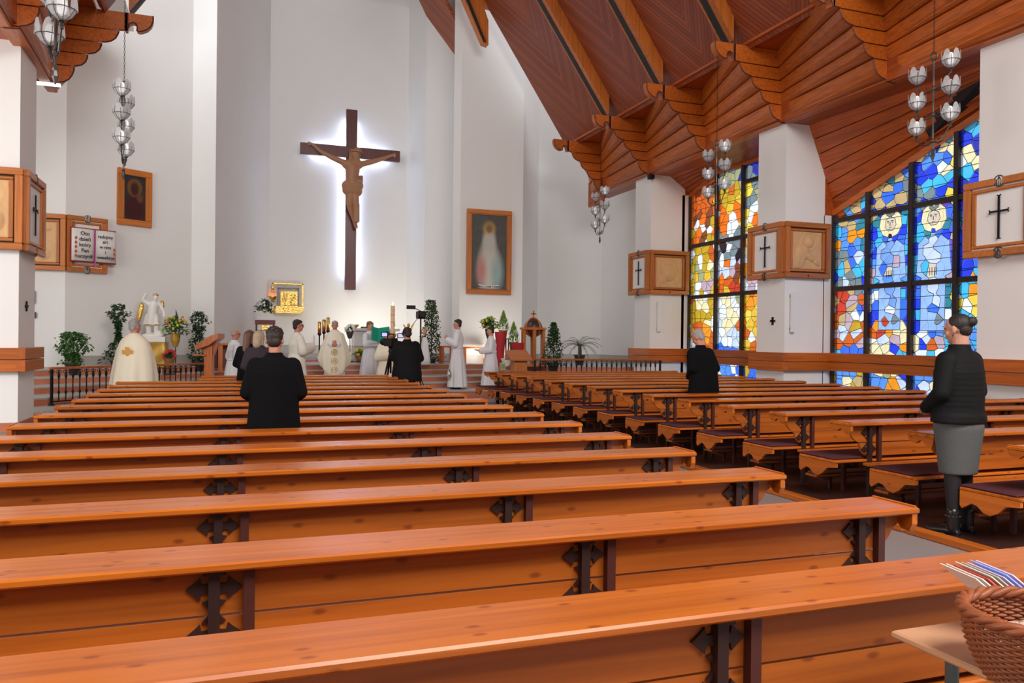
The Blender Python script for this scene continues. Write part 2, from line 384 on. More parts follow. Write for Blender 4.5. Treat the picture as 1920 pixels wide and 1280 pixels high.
# tall timber panel on the far side of pillar one, with a small lamp
struct('trim_%d' % tn, M().box(11.9, 12.1, 19.5, 20.4, 3.55, 6.0), corn_dark); tn += 1
struct('trim_%d' % tn, M().box(-3.9, -3.35, 15.1, 16.2, 4.7, 5.9), corn_dark); tn += 1

# ---- wooden dado band along the right wall and round the pillars
r = sroot('trim_%d' % tn, 'horizontal two-board timber band along the right wall'); tn += 1
def bandx(x0, x1, y0, y1, m):
    for z0, z1 in ((.92, 1.095), (1.105, 1.28)): part('board', M().bbox(x0, x1, y0, y1, z0, z1, .004), m, r)
for y0, y1 in ((18.5, 19.35), (13.1, 13.98), (7.85, 8.76), (2.5, 3.4)):
    bandx(10.33, 10.45, y0-.12, y1+.12, band_wood); bandx(10.45, 11.62, y0-.12, y0, band_woodX)
for y0, y1 in ((13.98, 18.4), (8.76, 13.0), (3.4, 7.75)): bandx(11.44, 11.56, y0, y1, band_wood)
r = sroot('trim_%d' % tn, 'horizontal two-board timber band round the left pillars'); tn += 1
for y0, y1 in ((13.9, 14.95), (8.0, 8.95)):
    bandx(XL, XL+.12, y0-.12, y1+.12, band_wood); bandx(XL-1.0, XL, y0-.12, y0, band_woodX)

# ---- roof: herringbone boarded panels between ribs
def herring(name):
    m = bpy.data.materials.new(name); m.use_nodes = True; nt = m.node_tree; n = nt.nodes; b = n['Principled BSDF']; L = nt.links.new
    tc = n.new('ShaderNodeTexCoord'); s = n.new('ShaderNodeSeparateXYZ'); L(tc.outputs['Object'], s.inputs[0])
    def mth(op, a, bb=None):
        k = n.new('ShaderNodeMath'); k.operation = op
        for i, x in enumerate((a, bb)):
            if x is None: continue
            if isinstance(x, (int, float)): k.inputs[i].default_value = x
            else: L(x, k.inputs[i])
        return k.outputs[0]
    ab = mth('ABSOLUTE', s.outputs[1]); f = mth('SUBTRACT', mth('MULTIPLY', s.outputs[2], .8), mth('MULTIPLY', ab, 1.0))
    q = mth('MULTIPLY', f, 9.0); fr = mth('FRACT', q); fl = mth('FLOOR', q)
    wn = n.new('ShaderNodeTexWhiteNoise'); wn.noise_dimensions = '1D'; L(fl, wn.inputs['W'])
    gap = mth('LESS_THAN', fr, .12)
    cr = n.new('ShaderNodeValToRGB'); cr.color_ramp.elements[0].color = (.26, .052, .018, 1); cr.color_ramp.elements[1].color = (.40, .088, .026, 1); L(wn.outputs[0], cr.inputs[0])
    mx = n.new('ShaderNodeMix'); mx.data_type = 'RGBA'; L(gap, mx.inputs[0]); L(cr.outputs[0], mx.inputs[6]); mx.inputs[7].default_value = (.09, .018, .008, 1)
    L(mx.outputs[2], b.inputs['Base Color']); b.inputs['Roughness'].default_value = .45
    bp = n.new('ShaderNodeBump'); bp.inputs['Strength'].default_value = .5; bp.inputs['Distance'].default_value = .01; bp.invert = True
    L(gap, bp.inputs['Height']); L(bp.outputs[0], b.inputs['Normal']); return m
herr = herring('herringbone boards')
ceil = sroot('ceiling', 'steep timber roof lined with herringbone boards between ribs')
SL = 1.5
def roofz(X): return 7.3+SL*(9.52-X)
edges = [22.0, 18.5, 15.8, 13.12, 10.42, 7.72, 5.02, 2.32, -.4, -3.1]
for i in range(len(edges)-1):
    y1, y0 = edges[i], edges[i+1]; ym = (y0+y1)/2
    for sgn in (1, -1):
        if sgn < 0 and i < 2: continue
        fx = lambda x: x if sgn > 0 else 2*CX-x
        ring = lambda y: [(fx(9.56), y-ym, roofz(9.56)), (fx(CX), y-ym, roofz(CX)), (fx(CX), y-ym, roofz(CX)+.15), (fx(9.66), y-ym, roofz(9.56)+.1)]
        part('roof_panel', M().loft([ring(y0), ring(y1)]), herr, ceil, loc=(0, ym, 0))
# plain upper closure of the left roof above the apse side
part('roof_board', M().loft([[(CX, y, roofz(CX)), (1.2, y, roofz(2*CX-1.2)), (1.2, y, roofz(2*CX-1.2)+.15), (CX, y, roofz(CX)+.15)] for y in (15.8, 22)]), corn_dark, ceil)
def rib(Y, sgn, x0=9.18):
    fx = lambda x: x if sgn > 0 else 2*CX-x
    zb = lambda X: 7.36+SL*(9.18-X)*.97
    poly = [(fx(x0), zb(x0)), (fx(CX), zb(CX)), (fx(CX), roofz(CX)+.05), (fx(x0), roofz(x0)+.05)]
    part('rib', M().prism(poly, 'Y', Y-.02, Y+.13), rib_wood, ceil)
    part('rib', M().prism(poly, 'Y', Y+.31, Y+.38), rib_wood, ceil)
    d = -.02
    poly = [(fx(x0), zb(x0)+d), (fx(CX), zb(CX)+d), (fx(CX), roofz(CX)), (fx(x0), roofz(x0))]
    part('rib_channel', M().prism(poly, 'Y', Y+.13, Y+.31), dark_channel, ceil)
for k in range(2, 9):
    rib(YC[k], 1)
    if k > 2: rib(YC[k], -1)
# end rib of the nave roof (black edged) and the short rib hanging over the apse
poly = [(9.5, 7.6), (CX, 7.6+1.568*(9.5-CX)), (CX, 7.9+1.568*(9.5-CX)), (9.6, 7.75)]
part('rib', M().prism(poly, 'Y', 21.95, 22.05), dark_channel, ceil)
part('rib', M().prism([(9.58, 7.55), (CX+.08, 7.6+1.568*(9.5-CX)), (CX, 7.9+1.568*(9.5-CX)), (9.7, 7.6)], 'Y', 21.55, 21.95), rib_wood, ceil)
ap = sroot('trim_%d' % tn, 'timber roof pieces above the apse'); tn += 1
ho = [(6.05, 11.62), (6.83, 10.06), (6.99, 10.03), (6.98, 10.73), (6.82, 11.17), (7.64, 11.05), (7.3, 11.62)]
part('rib', M().prism(ho, 'Y', 21.95, 22.2), rib_wood, ap)
part('rib_channel', M().prism([(6.12, 11.6), (6.83, 10.10), (6.90, 10.09), (6.22, 11.6)], 'Y', 21.90, 21.96), dark_channel, ap)
part('roof_board', M().loft([[(5.0, y, 10.43+1.86*1.85), (6.9, y, 10.35), (6.9, y, 10.6), (5.0, y, 10.43+1.86*1.85+.25)] for y in (23.6, 25.5)]), herr, ap)
part('roof_board', M().box(4.2, 8.3, 22.2, 23.4, 12.6, 12.8), corn_dark, ap)

# closing roof over apse and aisles (above the view)
struct('ceiling_apse', M().box(-6.5, 12.8, 22.0, 28.3, 15.5, 15.7), white_wall)
struct('ceiling_apse', M().prism([(CX,22.0),(-6.5,22.0),(-6.5,15.9),(CX,15.9)], 'Z', 15.5, 15.7), white_wall)
struct('ceiling_aisle', M().box(10.6, 12.2, .4, 20, 7.4, 7.5), corn_dark)
struct('ceiling_aisle', M().box(9.5, 12.8, 19.9, 22.1, 9, 9.1), corn_dark)
# ---- stained glass windows
GP = {'o1': (236,112,30), 'o2': (242,152,40), 'o3': (208,98,36), 'y1': (250,214,80), 'y2': (226,186,60), 'y3': (196,160,40), 'w': (232,240,250), 'w2': (200,215,240), 'c': (238,226,180),
      't': (196,170,120), 'br': (130,70,44), 'bk': (45,35,45), 'gr': (120,135,140), 'g2': (160,165,120), 'm': (190,165,180), 'r': (196,66,44), 'b1': (40,66,226), 'b2': (60,112,236), 'b3': (90,150,240),
      'cy': (70,185,235), 'te': (50,130,150), 'pb': (150,185,235), 'pb2': (120,160,225), 'nv': (45,55,170), 'pu': (110,80,190), 'sk': (215,200,180), 'hc': (240,225,180)}
def glass(k):
    n = 'glass '+k
    if n in MATS: return MATS[n]
    m = bpy.data.materials.new(n); m.use_nodes = True; nt = m.node_tree; nn = nt.nodes; L = nt.links.new; nn.clear()
    c = tuple(v**.5 for v in srgb(*GP[k])[:3])+(1,); out = nn.new('ShaderNodeOutputMaterial'); tr = nn.new('ShaderNodeBsdfTransparent'); tl = nn.new('ShaderNodeBsdfTranslucent'); gl = nn.new('ShaderNodeBsdfGlossy')
    tc = nn.new('ShaderNodeTexCoord'); no = nn.new('ShaderNodeTexNoise'); no.inputs['Scale'].default_value = 3.5; L(tc.outputs['Object'], no.inputs['Vector'])
    mx = nn.new('ShaderNodeMix'); mx.data_type = 'RGBA'; mx.inputs[6].default_value = tuple(x*.85 for x in c[:3])+(1,); mx.inputs[7].default_value = tuple(min(1, x*1.08) for x in c[:3])+(1,)
    L(no.outputs['Fac'], mx.inputs[0]); L(mx.outputs[2], tr.inputs[0]); L(mx.outputs[2], tl.inputs[0]); gl.inputs['Roughness'].default_value = .1
    a = nn.new('ShaderNodeMixShader'); a.inputs[0].default_value = .25; L(tr.outputs[0], a.inputs[1]); L(tl.outputs[0], a.inputs[2])
    b = nn.new('ShaderNodeMixShader'); b.inputs[0].default_value = .04; L(a.outputs[0], b.inputs[1]); L(gl.outputs[0], b.inputs[2]); L(b.outputs[0], out.inputs[0]); MATS[n] = m; return m
def clip(poly, nx, ny, c):      # keep nx*x+ny*y<=c
    out = []
    for i in range(len(poly)):
        a, b = poly[i], poly[(i+1) % len(poly)]; da, db = nx*a[0]+ny*a[1]-c, nx*b[0]+ny*b[1]-c
        if da <= 0: out.append(a)
        if da*db < 0: t = da/(da-db); out.append((a[0]+(b[0]-a[0])*t, a[1]+(b[1]-a[1])*t))
    return out
def inside(p, poly):
    r = False; j = len(poly)-1
    for i in range(len(poly)):
        if (poly[i][1] > p[1]) != (poly[j][1] > p[1]) and p[0] < (poly[j][0]-poly[i][0])*(p[1]-poly[i][1])/(poly[j][1]-poly[i][1])+poly[i][0]: r = not r
        j = i
    return r
def window(name, label, WX, y0, y1, headf, vbars, hbars, sites, colour, lines, cells):
    """y0<y1, panes in the plane X=WX; cells = list of convex glazing cells (Y,Z polygons)"""
    r = sroot(name, label)
    fr = M()
    for k in vbars: part('mullion', M().box(WX-.07, WX+.05, k-.045, k+.045, .15, headf(k)), mull, r)
    for z, a, b in hbars: part('transom', M().box(WX-.06, WX+.05, a, b, z-.045, z+.045), mull, r)
    part('window_frame', M().box(WX-.07, WX+.07, y0-.02, y0+.03, .1, headf(y0)).box(WX-.07, WX+.07, y1-.03, y1+.02, .1, headf(y1)).box(WX-.07, WX+.07, y0, y1, .1, .17), mull, r)
    lead = M(); npan = 0; bykey = {}
    for cell in cells:
        ins = [s for s in sites if min(p[0] for p in cell)-.6 < s[0] < max(p[0] for p in cell)+.6 and min(p[1] for p in cell)-.6 < s[1] < max(p[1] for p in cell)+.6]
        for s in ins:
            poly = list(cell)
            for t in ins:
                if t is s: continue
                dx, dy = t[0]-s[0], t[1]-s[1]
                if dx*dx+dy*dy > 1.4: continue
                poly = clip(poly, dx, dy, dx*(s[0]+t[0])/2+dy*(s[1]+t[1])/2)
                if len(poly) < 3: break
            if len(poly) < 3: continue
            ar = abs(sum(poly[i][0]*poly[(i+1) % len(poly)][1]-poly[(i+1) % len(poly)][0]*poly[i][1] for i in range(len(poly))))/2
            if ar < .0012: continue
            inn = list(poly); n = len(poly); sg = 1 if sum(poly[i][0]*poly[(i+1) % n][1]-poly[(i+1) % n][0]*poly[i][1] for i in range(n)) > 0 else -1
            for i in range(n):
                a, b = poly[i], poly[(i+1) % n]; ex, ey = b[0]-a[0], b[1]-a[1]; el = math.hypot(ex, ey)
                if el < 1e-5: continue
                nx, ny = sg*ey/el, -sg*ex/el; mx_, mz_ = (a[0]+b[0])/2, (a[1]+b[1])/2
                dd = nx*(mx_-s[0])+ny*(mz_-s[1]); ox, oz = s[0]+2*dd*nx, s[1]+2*dd*ny
                nb = next((t for t in ins if abs(t[0]-ox) < 1e-4 and abs(t[1]-oz) < 1e-4), None)
                if nb and len(s) > 2 and len(nb) > 2 and s[2] and s[2] == nb[2]: continue
                inn = clip(inn, nx, ny, nx*mx_+ny*mz_-.004)
                hx, hy = nx*.0055, ny*.0055
                lead.add([(WX-.008, a[0]-hx, a[1]-hy), (WX-.008, b[0]-hx, b[1]-hy), (WX-.008, b[0]+hx, b[1]+hy), (WX-.008, a[0]+hx, a[1]+hy)], [(0, 1, 2, 3)])
            if len(inn) < 3: continue
            m3 = M().prism([(a-s[0], b-s[1]) for a, b in inn], 'X', -.004, .004)
            key = s[2] if len(s) > 2 and s[2] else colour(s[0], s[1])
            npan += 1
            if npan <= 300: part('glass_pane', m3, glass(key), r, loc=(WX, s[0], s[1]))
            else: bykey.setdefault(key, M()).join(m3.xf(Matrix.Translation((WX, s[0], s[1]))))
    for k, mm in bykey.items(): part('glass_panes', mm, glass(k), r)['kind'] = 'stuff'
    part('lead_came', lead, black_iron, r)['kind'] = 'stuff'
    if lines: part('saddle_bars', lines, black_iron, r)['kind'] = 'stuff'
    return r
mull = mat('mullion brown', (.03, .015, .012, 1), .5)
rnd = random.Random(3)
def ringsites(cy, cz, r, n, cin, cout, e=.035):
    out = []
    for i in range(n):
        a = i*2*PI/n+.2; out += [(cy+(r-e)*math.cos(a), cz+(r-e)*math.sin(a), cin), (cy+(r+e)*math.cos(a), cz+(r+e)*math.sin(a), cout)]
    return out
def outline(poly, step, cin, cout, e=.035):
    out = []; n = len(poly)
    ar = sum(poly[i][0]*poly[(i+1) % n][1]-poly[(i+1) % n][0]*poly[i][1] for i in range(n))
    for i in range(n):
        a, b = Vector(poly[i]), Vector(poly[(i+1) % n]); L_ = (b-a).length; k = max(1, round(L_/step)); nn = Vector((b.y-a.y, a.x-b.x)).normalized()*(1 if ar > 0 else -1)
        for j in range(k):
            p = a.lerp(b, (j+.5)/k); out += [tuple(p-nn*e)+(cin,), tuple(p+nn*e)+(cout,)]
    return out
def fill(y0, y1, z0, z1, step, ex, jit=.42):
    out = []; y = y0
    row = 0; z = z0
    while z < z1:
        y = y0+(step*.5 if row % 2 else 0)
        while y < y1:
            p = (y+rnd.uniform(-jit, jit)*step, z+rnd.uniform(-jit, jit)*step)
            if all((p[0]-e[0])**2+(p[1]-e[1])**2 > (.11 if len(e) > 2 else .16)**2 for e in ex): out.append(p)
            y += step
        z += step*.8; row += 1
    return out
def cmap(rows):
    """rows: (z lower bound, [palettes from high Y (left in view) to low Y])"""
    def f(y, z, yl, yr):
        for zl, pals in rows:
            if z >= zl:
                t = min(.999, max(0, (yl-y)/(yl-yr))); return rnd.choice(pals[int(t*len(pals))].split())
        return rnd.choice(rows[-1][1][0].split())
    return f
# window_1: blue window between the second and third pillar
WX = 11.66; yl, yr = 13.08, 8.80
f1 = cmap([(4.75, ['b3 t', 'b2 t', 'b1 c y1 b3', 'cy nv b1 c', 'w y1 cy']), (4.45, ['b3 o3 t', 'b1 nv te t b3', 'b1 b2 b3 pb', 'y1 c w b2', 'y1 w cy']),
           (3.95, ['t b3 o3 cy', 'nv b1 b2 t pb', 'b1 b3 cy b2 gr', 'b1 cy y1 nv', 'b1 cy']), (3.4, ['b3 te o2 t cy', 'b2 te bk cy b1', 'b2 b1 cy b3 te', 'b1 pu cy te b2', 'b1 cy']),
           (2.6, ['w2 t b2 cy b1 gr', 'b1 b2 m b3 cy', 'b1 b2 cy b3', 'b2 b1 m cy pu', 'b1 b2']), (1.9, ['o3 w r b2 m t', 'b1 w b2 pu b3', 'b1 b2 pu cy', 'y1 o2 cy w te', 'te y1 b1']),
           (1.4, ['m o3 w2 b1 y3', 'o2 w b1 r c o3', 'b1 o3 c b2 w', 'cy c w b3', 'b2 cy']), (1.2, ['b2 cy m', 'o2 r c b1', 'cy b1 w o2', 'cy b2 c', 'b2']), (0, ['c t y3 b3', 'b3 g2 o2 c', 'b1 b3 c gr w2', 'c g2 y2 b3', 'b1'])])
S1 = []
sa = (11.62, 3.74); sb = (10.65, 3.72)     # heads of the two standing figures
for (hy, hz), robe in ((sa, ('pb', 'pb2')), (sb, ('pb', 'w2'))):
    S1 += ringsites(hy, hz, .26, 9, 'hc', None)
    S1 += ringsites(hy, hz-.01, .125, 7, 'sk', 'hc', .03) + [(hy, hz+.02, 'sk'), (hy+.05, hz+.16, 'gr'), (hy-.05, hz+.16, 'gr')]
    S1 += outline([(hy-.33, hz-.45), (hy-.1, hz-.27), (hy+.12, hz-.27), (hy+.33, hz-.45), (hy+.36, hz-1.0), (hy+.26, hz-1.05), (hy+.27, hz-2.0), (hy-.25, hz-2.0), (hy-.26, hz-1.05), (hy-.38, hz-1.0)], .2, robe[0], None)
    S1 += [(hy, hz-.36, robe[1]), (hy-.14, hz-.5, robe[0]), (hy+.14, hz-.55, robe[1]), (hy, hz-.7, robe[1]), (hy+.04, hz-.92, 'sk'), (hy-.14, hz-.95, robe[0]), (hy, hz-1.2, robe[1]), (hy+.1, hz-1.45, robe[0]), (hy-.08, hz-1.5, robe[1]), (hy, hz-1.75, robe[0]), (hy-.14, hz-1.8, 'gr')]
    S1 += [(hy+.12, hz-2.15, 'w2'), (hy-.14, hz-2.15, 'm')]
S1 += fill(yr-.1, yl+.1, .2, 5.8, .225, S1)
vb = [12.15, 11.11, 10.16, 9.3]; h1 = lambda Y: head(Y, 13.1)-.04
def mkcells(yl, yr, vb, hz, hf, zb=.17):
    ys = [yl]+vb+[yr]; out = []
    for i in range(len(ys)-1):
        a, b = ys[i], ys[i+1]; zs = [zb]+hz+[99]
        for j in range(len(zs)-1):
            brk = [b, a]
            P = [(b, zs[j]), (a, zs[j])]+([(a, zs[j+1]), (b, zs[j+1])] if zs[j+1] < 50 else [(y, hf(y)) for y in reversed(brk)])
            P = [(y, min(z, hf(y))) for y, z in P]
            if max(p[1] for p in P)-min(p[1] for p in P) > .05: out.append(P)
    return out
bars = M()
z = .4
while z < 5.1:
    bars.box(WX-.012, WX-.006, yr, min(yl, yl if z < 4.1 else 13.1-(z-4.09)*2.7), z-.005, z+.005); z += .215
w1 = window('window_1', 'tall stained glass window in blues with two haloed standing figures', WX, yr, yl, h1, vb, [(2.58, yr, yl), (3.98, yr, yl), (1.1, yr, yl)], S1, lambda y, z: f1(y, z, yl, yr), bars, mkcells(yl, yr, vb, [2.58, 3.98], h1))
# faces and hands drawn with thin painted lines
ink = M(); 
for hy, hz in (sa, sb):
    X = WX-.02
    for sy in (-1, 1):
        ink.box(X, X+.004, hy+sy*.05-.022, hy+sy*.05+.022, hz+.035, hz+.05).box(X, X+.004, hy+sy*.05-.012, hy+sy*.05+.012, hz+.008, hz+.022)
    ink.box(X, X+.004, hy-.008, hy+.004, hz-.05, hz+.02).box(X, X+.004, hy-.03, hy+.03, hz-.085, hz-.075)
    for k in range(4): ink.box(X, X+.004, hy-.09+k*.05, hy-.08+k*.05, hz-1.02, hz-.88)
part('painted_lines', ink, black_iron, w1)['kind'] = 'stuff'
# window_2: orange and yellow window between the first and second pillar
yl2, yr2 = 18.48, 14.0
f2 = cmap([(5.3, ['o3 br', 'g2 gr', 'gr nv', 'nv b1']), (4.8, ['o3 br o3', 'o3 y2 y3', 'y1 g2 gr y1', 'w y1 gr']), (4.1, ['o1 w br y3', 'w o1 c gr', 'y1 o1 w c', 'o2 y1 w']),
           (3.5, ['o3 y3 w', 'bk m w gr', 'w o1 c o1', 'o2 w o1']), (3.0, ['y2 g2 c', 'br m w2 o1', 'o1 w m o2', 'o1 w2 y2']), (2.65, ['m w y3', 'y2 o3 c r', 'o1 y2 m w', 'y2 o1']),
           (2.0, ['o3 c y3', 'c w g2 w', 'o2 y2 y1 o2', 'o2 y2 bk']), (1.3, ['o3 w o2', 'w2 w c', 'o2 w o3 y2', 'w o3 gr']), (0, ['b3 w', 'b2 w b3', 'b2 w y3', 'b1 w y2'])])
S2 = fill(yr2-.1, yl2+.1, .2, 6.0, .27, [])
h2 = lambda Y: head(Y, 18.5)-.04
bars = M(); z = .4
while z < 5.4: bars.box(WX-.012, WX-.006, yr2, yl2, z-.005, z+.005); z += .24
window('window_2', 'tall stained glass window in orange and yellow abstract flames', WX, yr2, yl2, h2, [17.24, 16.13, 15.05], [(2.66, yr2, yl2), (4.02, yr2, yl2), (5.33, yr2, 16.13), (1.1, yr2, yl2)], S2, lambda y, z: f2(y, z, yl2, yr2), bars, mkcells(yl2, yr2, [17.24, 16.13, 15.05], [2.66, 4.02], h2))
# ================================================================ PEWS
def cross_poly(k=1.0):
    arm = [(.017,.017),(.040,.014),(.045,.038),(.062,.022),(.090,0),(.062,-.022),(.045,-.038),(.040,-.014),(.017,-.017)]
    out = []
    for i in range(4):
        a = -i*PI/2; out += [((x*math.cos(a)-y*math.sin(a))*k, (x*math.sin(a)+y*math.cos(a))*k) for x, y in arm]
    return out
def make_pew(L, protrude, label):
    t = thing('pew', label, 'pew')
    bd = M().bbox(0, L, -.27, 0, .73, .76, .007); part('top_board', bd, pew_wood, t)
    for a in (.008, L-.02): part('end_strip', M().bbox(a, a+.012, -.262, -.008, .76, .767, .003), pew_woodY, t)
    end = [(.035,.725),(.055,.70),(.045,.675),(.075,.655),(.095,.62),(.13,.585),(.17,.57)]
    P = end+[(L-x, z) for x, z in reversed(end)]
    part('back_plank', M().prism(P, 'Y', -.19, -.165), back_wood_shaded, t)
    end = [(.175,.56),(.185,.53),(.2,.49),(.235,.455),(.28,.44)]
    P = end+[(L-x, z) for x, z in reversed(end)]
    part('back_plank', M().prism(P, 'Y', -.19, -.165), back_wood_shaded, t)
    pr = -.10 if protrude else .14
    x0, x1 = (pr, L-.1) if protrude else (.14, L-.14)
    part('seat', M().bbox(x0, x1, -.2, .30, .385, .41, .006), pew_wood, t)
    part('cushion', M().bbox(x0+.005, x1-.005, -.16, .295, .41, .432, .01), cushion_m, t)
    part('shelf_plank', M().bbox(x0+.3, x1-.3, -.42, -.21, .355, .385, .006), pew_wood, t)
    wv = [(-.19,.385),(.30,.385),(.30,.27),(.28,.25),(.25,.27),(.20,.30),(.15,.29),(.10,.25),(.04,.24),(-.02,.27),(-.08,.33),(-.19,.345)]
    for a in (x0, x1-.03): part('seat_bracket', M().prism(wv, 'X', a, a+.03), pew_woodY, t)
    wv = [(-.262,.73),(-.01,.73),(-.01,.705),(-.04,.68),(-.09,.672),(-.13,.70),(-.16,.695),(-.20,.655),(-.245,.65),(-.262,.685)]
    for a in (.004, L-.034): part('end_bracket', M().prism(wv, 'X', a, a+.03), pew_woodY, t)
    part('kneeler', M().bbox(.12, L-.12, -.595, -.435, .16, .185, .005), pew_wood, t)
    part('kneeler_pad', M().bbox(.14, L-.14, -.59, -.44, .185, .205, .008), kneel_m, t)
    n = 4; st = (L-.56)/(n-1); post = leg2 = orn = kl = None
    for i in range(n):
        x = .28+i*st
        if post is None:
            post = mesh_of(M().box(-.018, .018, -.225, -.19, .0, .73).box(-.03, .03, -.24, .0, .712, .728), 'post', dark_brown)
            leg2 = mesh_of(M().box(-.018, .018, -.225, -.19, 0, .73).box(-.012, .012, -.2, .28, .36, .384).box(-.016, .016, .22, .26, 0, .384), 'leg', brown_iron)
            orn = mesh_of(M().prism(cross_poly(.98), 'Y', -.202, -.192), 'ornament', dark_brown)
            kl = mesh_of(M().box(-.015, .015, -.56, -.53, 0, .16).box(-.012, .012, -.53, -.2, .1, .12), 'kneeler_leg', brown_iron)
        put('post', post, t, (x, 0, 0)); put('leg', leg2, t, (x+.11, 0, 0)); put('kneeler_leg', kl, t, (x+.05, 0, 0))
        for z in (.66, .505): put('ornament', orn, t, (x, 0, z))
    return t
ORD = ['nearest', 'second', 'third', 'fourth', 'fifth', 'sixth', 'seventh', 'eighth', 'ninth', 'tenth', 'eleventh', 'twelfth', 'thirteenth', 'fourteenth', 'fifteenth', 'sixteenth']
def row_label(block, k, n):
    if k == 0: return 'varnished pine pew of the %s block, %s' % (block, 'nearest to the camera')
    if k == n-1: return 'varnished pine pew of the %s block, frontmost by the altar steps' % block
    return 'varnished pine pew of the %s block, %s row from the camera' % (block, ORD[k])
LL = 2.93+1.67
pl = make_pew(LL, False, row_label('left', 0, 16)); pl['group'] = 'pews of the left block'
pl.location = (-1.67, 2.10, 0)
for k in range(1, 14): copy_thing(pl, (-1.67, 2.10+.904*k, 0), row_label('left', k, 16))
ps = make_pew(2.93+.5, False, row_label('left', 14, 16)); ps['group'] = 'pews of the left block'; ps.location = (-.5, 2.10+.904*14, 0)
copy_thing(ps, (-.5, 2.10+.904*15, 0), row_label('left', 15, 16))
LR = 10.17-5.35
pr_ = make_pew(LR, True, row_label('right', 0, 15)); pr_['group'] = 'pews of the right block'
pr_.location = (5.35, 4.23, 0)
for k in range(1, 15): copy_thing(pr_, (5.35, 4.23+.904*k, 0), row_label('right', k, 15))
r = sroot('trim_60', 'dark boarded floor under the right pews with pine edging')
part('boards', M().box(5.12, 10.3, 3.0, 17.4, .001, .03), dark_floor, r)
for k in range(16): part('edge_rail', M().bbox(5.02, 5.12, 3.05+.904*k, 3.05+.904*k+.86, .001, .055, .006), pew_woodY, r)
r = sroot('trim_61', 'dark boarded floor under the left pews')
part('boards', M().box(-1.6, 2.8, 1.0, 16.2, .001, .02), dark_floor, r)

# ================================================================ CHANDELIERS
glass_petal = mat('frosted petal glass', (.62, .64, .66, 1), .35, alpha=.55, noise=.1)
bulb_m = mat('bulb white', (.9, .9, .92, 1), .3, emit=(1, 1, 1, 1), estr=.55)
bulb_off = mat('bulb unlit', (.75, .75, .76, 1), .3)
def lantern_meshes():
    bowl = M().loft([[(r*math.cos(a*PI/4), r*math.sin(a*PI/4), z) for a in range(8)] for r, z in ((.03,.0),(.075,.03),(.115,.09))], False)
    cage = M()
    for a in range(8):
        c, s = math.cos(a*PI/4), math.sin(a*PI/4)
        cage.tube([(.03*c,.03*s,0),(.076*c,.076*s,.03),(.117*c,.117*s,.09),(.12*c,.12*s,.15)], .0035, 4)
    cage.torus((0,0,.09), .117, .004, 'Z', 16, 4); cage.lathe([(.03,-.01),(.034,.005),(.02,.012)], n=8)
    cage.lathe([(.012,-.055),(.02,-.045),(.012,-.03),(.024,-.02),(.012,-.01)], n=8)
    P = []
    for k in range(9): a = PI*k/8; P.append((.045*math.cos(a), .09+.14*math.sin(a)))
    P = [(x, z) for x, z in P]+[(-.042,.088),(.042,.088)][:0]
    petal = M().prism([(x*1.15, z) for x, z in P], 'Y', -.002, .002)
    bulb = M().ball((0,0,.12), (.042,.042,.085), 10, 8)
    return mesh_of(bowl, 'bowl', glass_petal), mesh_of(cage, 'cage', pewter), mesh_of(petal, 'petal', glass_petal), mesh_of(bulb, 'bulb', bulb_m, True), mesh_of(bulb, 'bulb', bulb_off, True)
LM = lantern_meshes()
def make_chandelier(label, chain_len):
    t = thing('chandelier', label, 'chandelier', group='iron tulip chandeliers')
    rod = M().tube([(0,0,-.12),(0,0,-1.34)], .012, 8)
    for z in (-.5,-.86,-1.22): rod.lathe([(.012,z-.03),(.026,z-.01),(.026,z+.01),(.012,z+.03)], n=8)
    part('rod', rod, pewter, t)
    part('ring', M().torus((0,0,-.06), .055, .008, 'X').torus((0,0,-.06), .055, .008, 'Y'), pewter, t)
    part('finial', M().lathe([(.006,-1.5),(.03,-1.43),(.02,-1.38),(.028,-1.36),(.012,-1.33)], n=6), pewter, t)
    ch = M(); n = int(chain_len/.042)
    for i in range(n): ch.torus((0,0,.02+i*.042), .016, .0042, 'X' if i % 2 else 'Y', 10, 4, sx=.7)
    part('chain', ch, black_iron, t)
    for li, z in enumerate((-1.22, -.86, -.5)):
        for s in (-1, 1):
            zz = z+(.05 if s < 0 else -.02)
            arm = M().tube([(0,0,z),(0,s*.08,z-.045),(0,s*.16,z-.03),(0,s*.22,zz+.03),(0,s*.275,zz+.10)], [.012,.011,.01,.009,.008], 6)
            arm.add([(0,s*.05,z-.02),(.02,s*.11,z+.01),(0,s*.14,z+.07),(-.02,s*.11,z+.01)], [(0,1,2,3)])
            arm.ball((0,s*.275,zz+.09), .018, 8, 6)
            part('arm', arm, pewter, t)
            ln = put('lantern', LM[1], t, (0, s*.275, zz+.155))
            put('bowl', LM[0], ln); put('bulb', LM[3] if (li+s) % 3 else LM[4], ln)
            for a in range(6):
                an = a*PI/3+.3; o = put('petal', LM[2], ln, (.112*math.cos(an), .112*math.sin(an), 0)); o.rotation_euler = (0, 0, an+PI/2)
    return t
ch0 = make_chandelier('iron tulip chandelier hanging in front of the far right pillar with the first plaque', 1.66)
ch0.location = (9.0, 18.58, 5.49)
copy_thing(ch0, (8.89, 13.2, 5.41), 'iron tulip chandelier hanging before the orange stained glass window')
copy_thing(ch0, at(1751, 98, d=10.9), 'iron tulip chandelier hanging at the right in front of the blue stained glass')
ch1 = make_chandelier('iron tulip chandelier on a long chain above the dark icon on the left wall', 3.6); ch1.location = at(233, 152, d=12.0)
c = copy_thing(ch1, at(106, -160, d=7.0), 'iron tulip chandelier cut by the top left corner, nearest of all')
c.rotation_euler = (0, 0, .35)

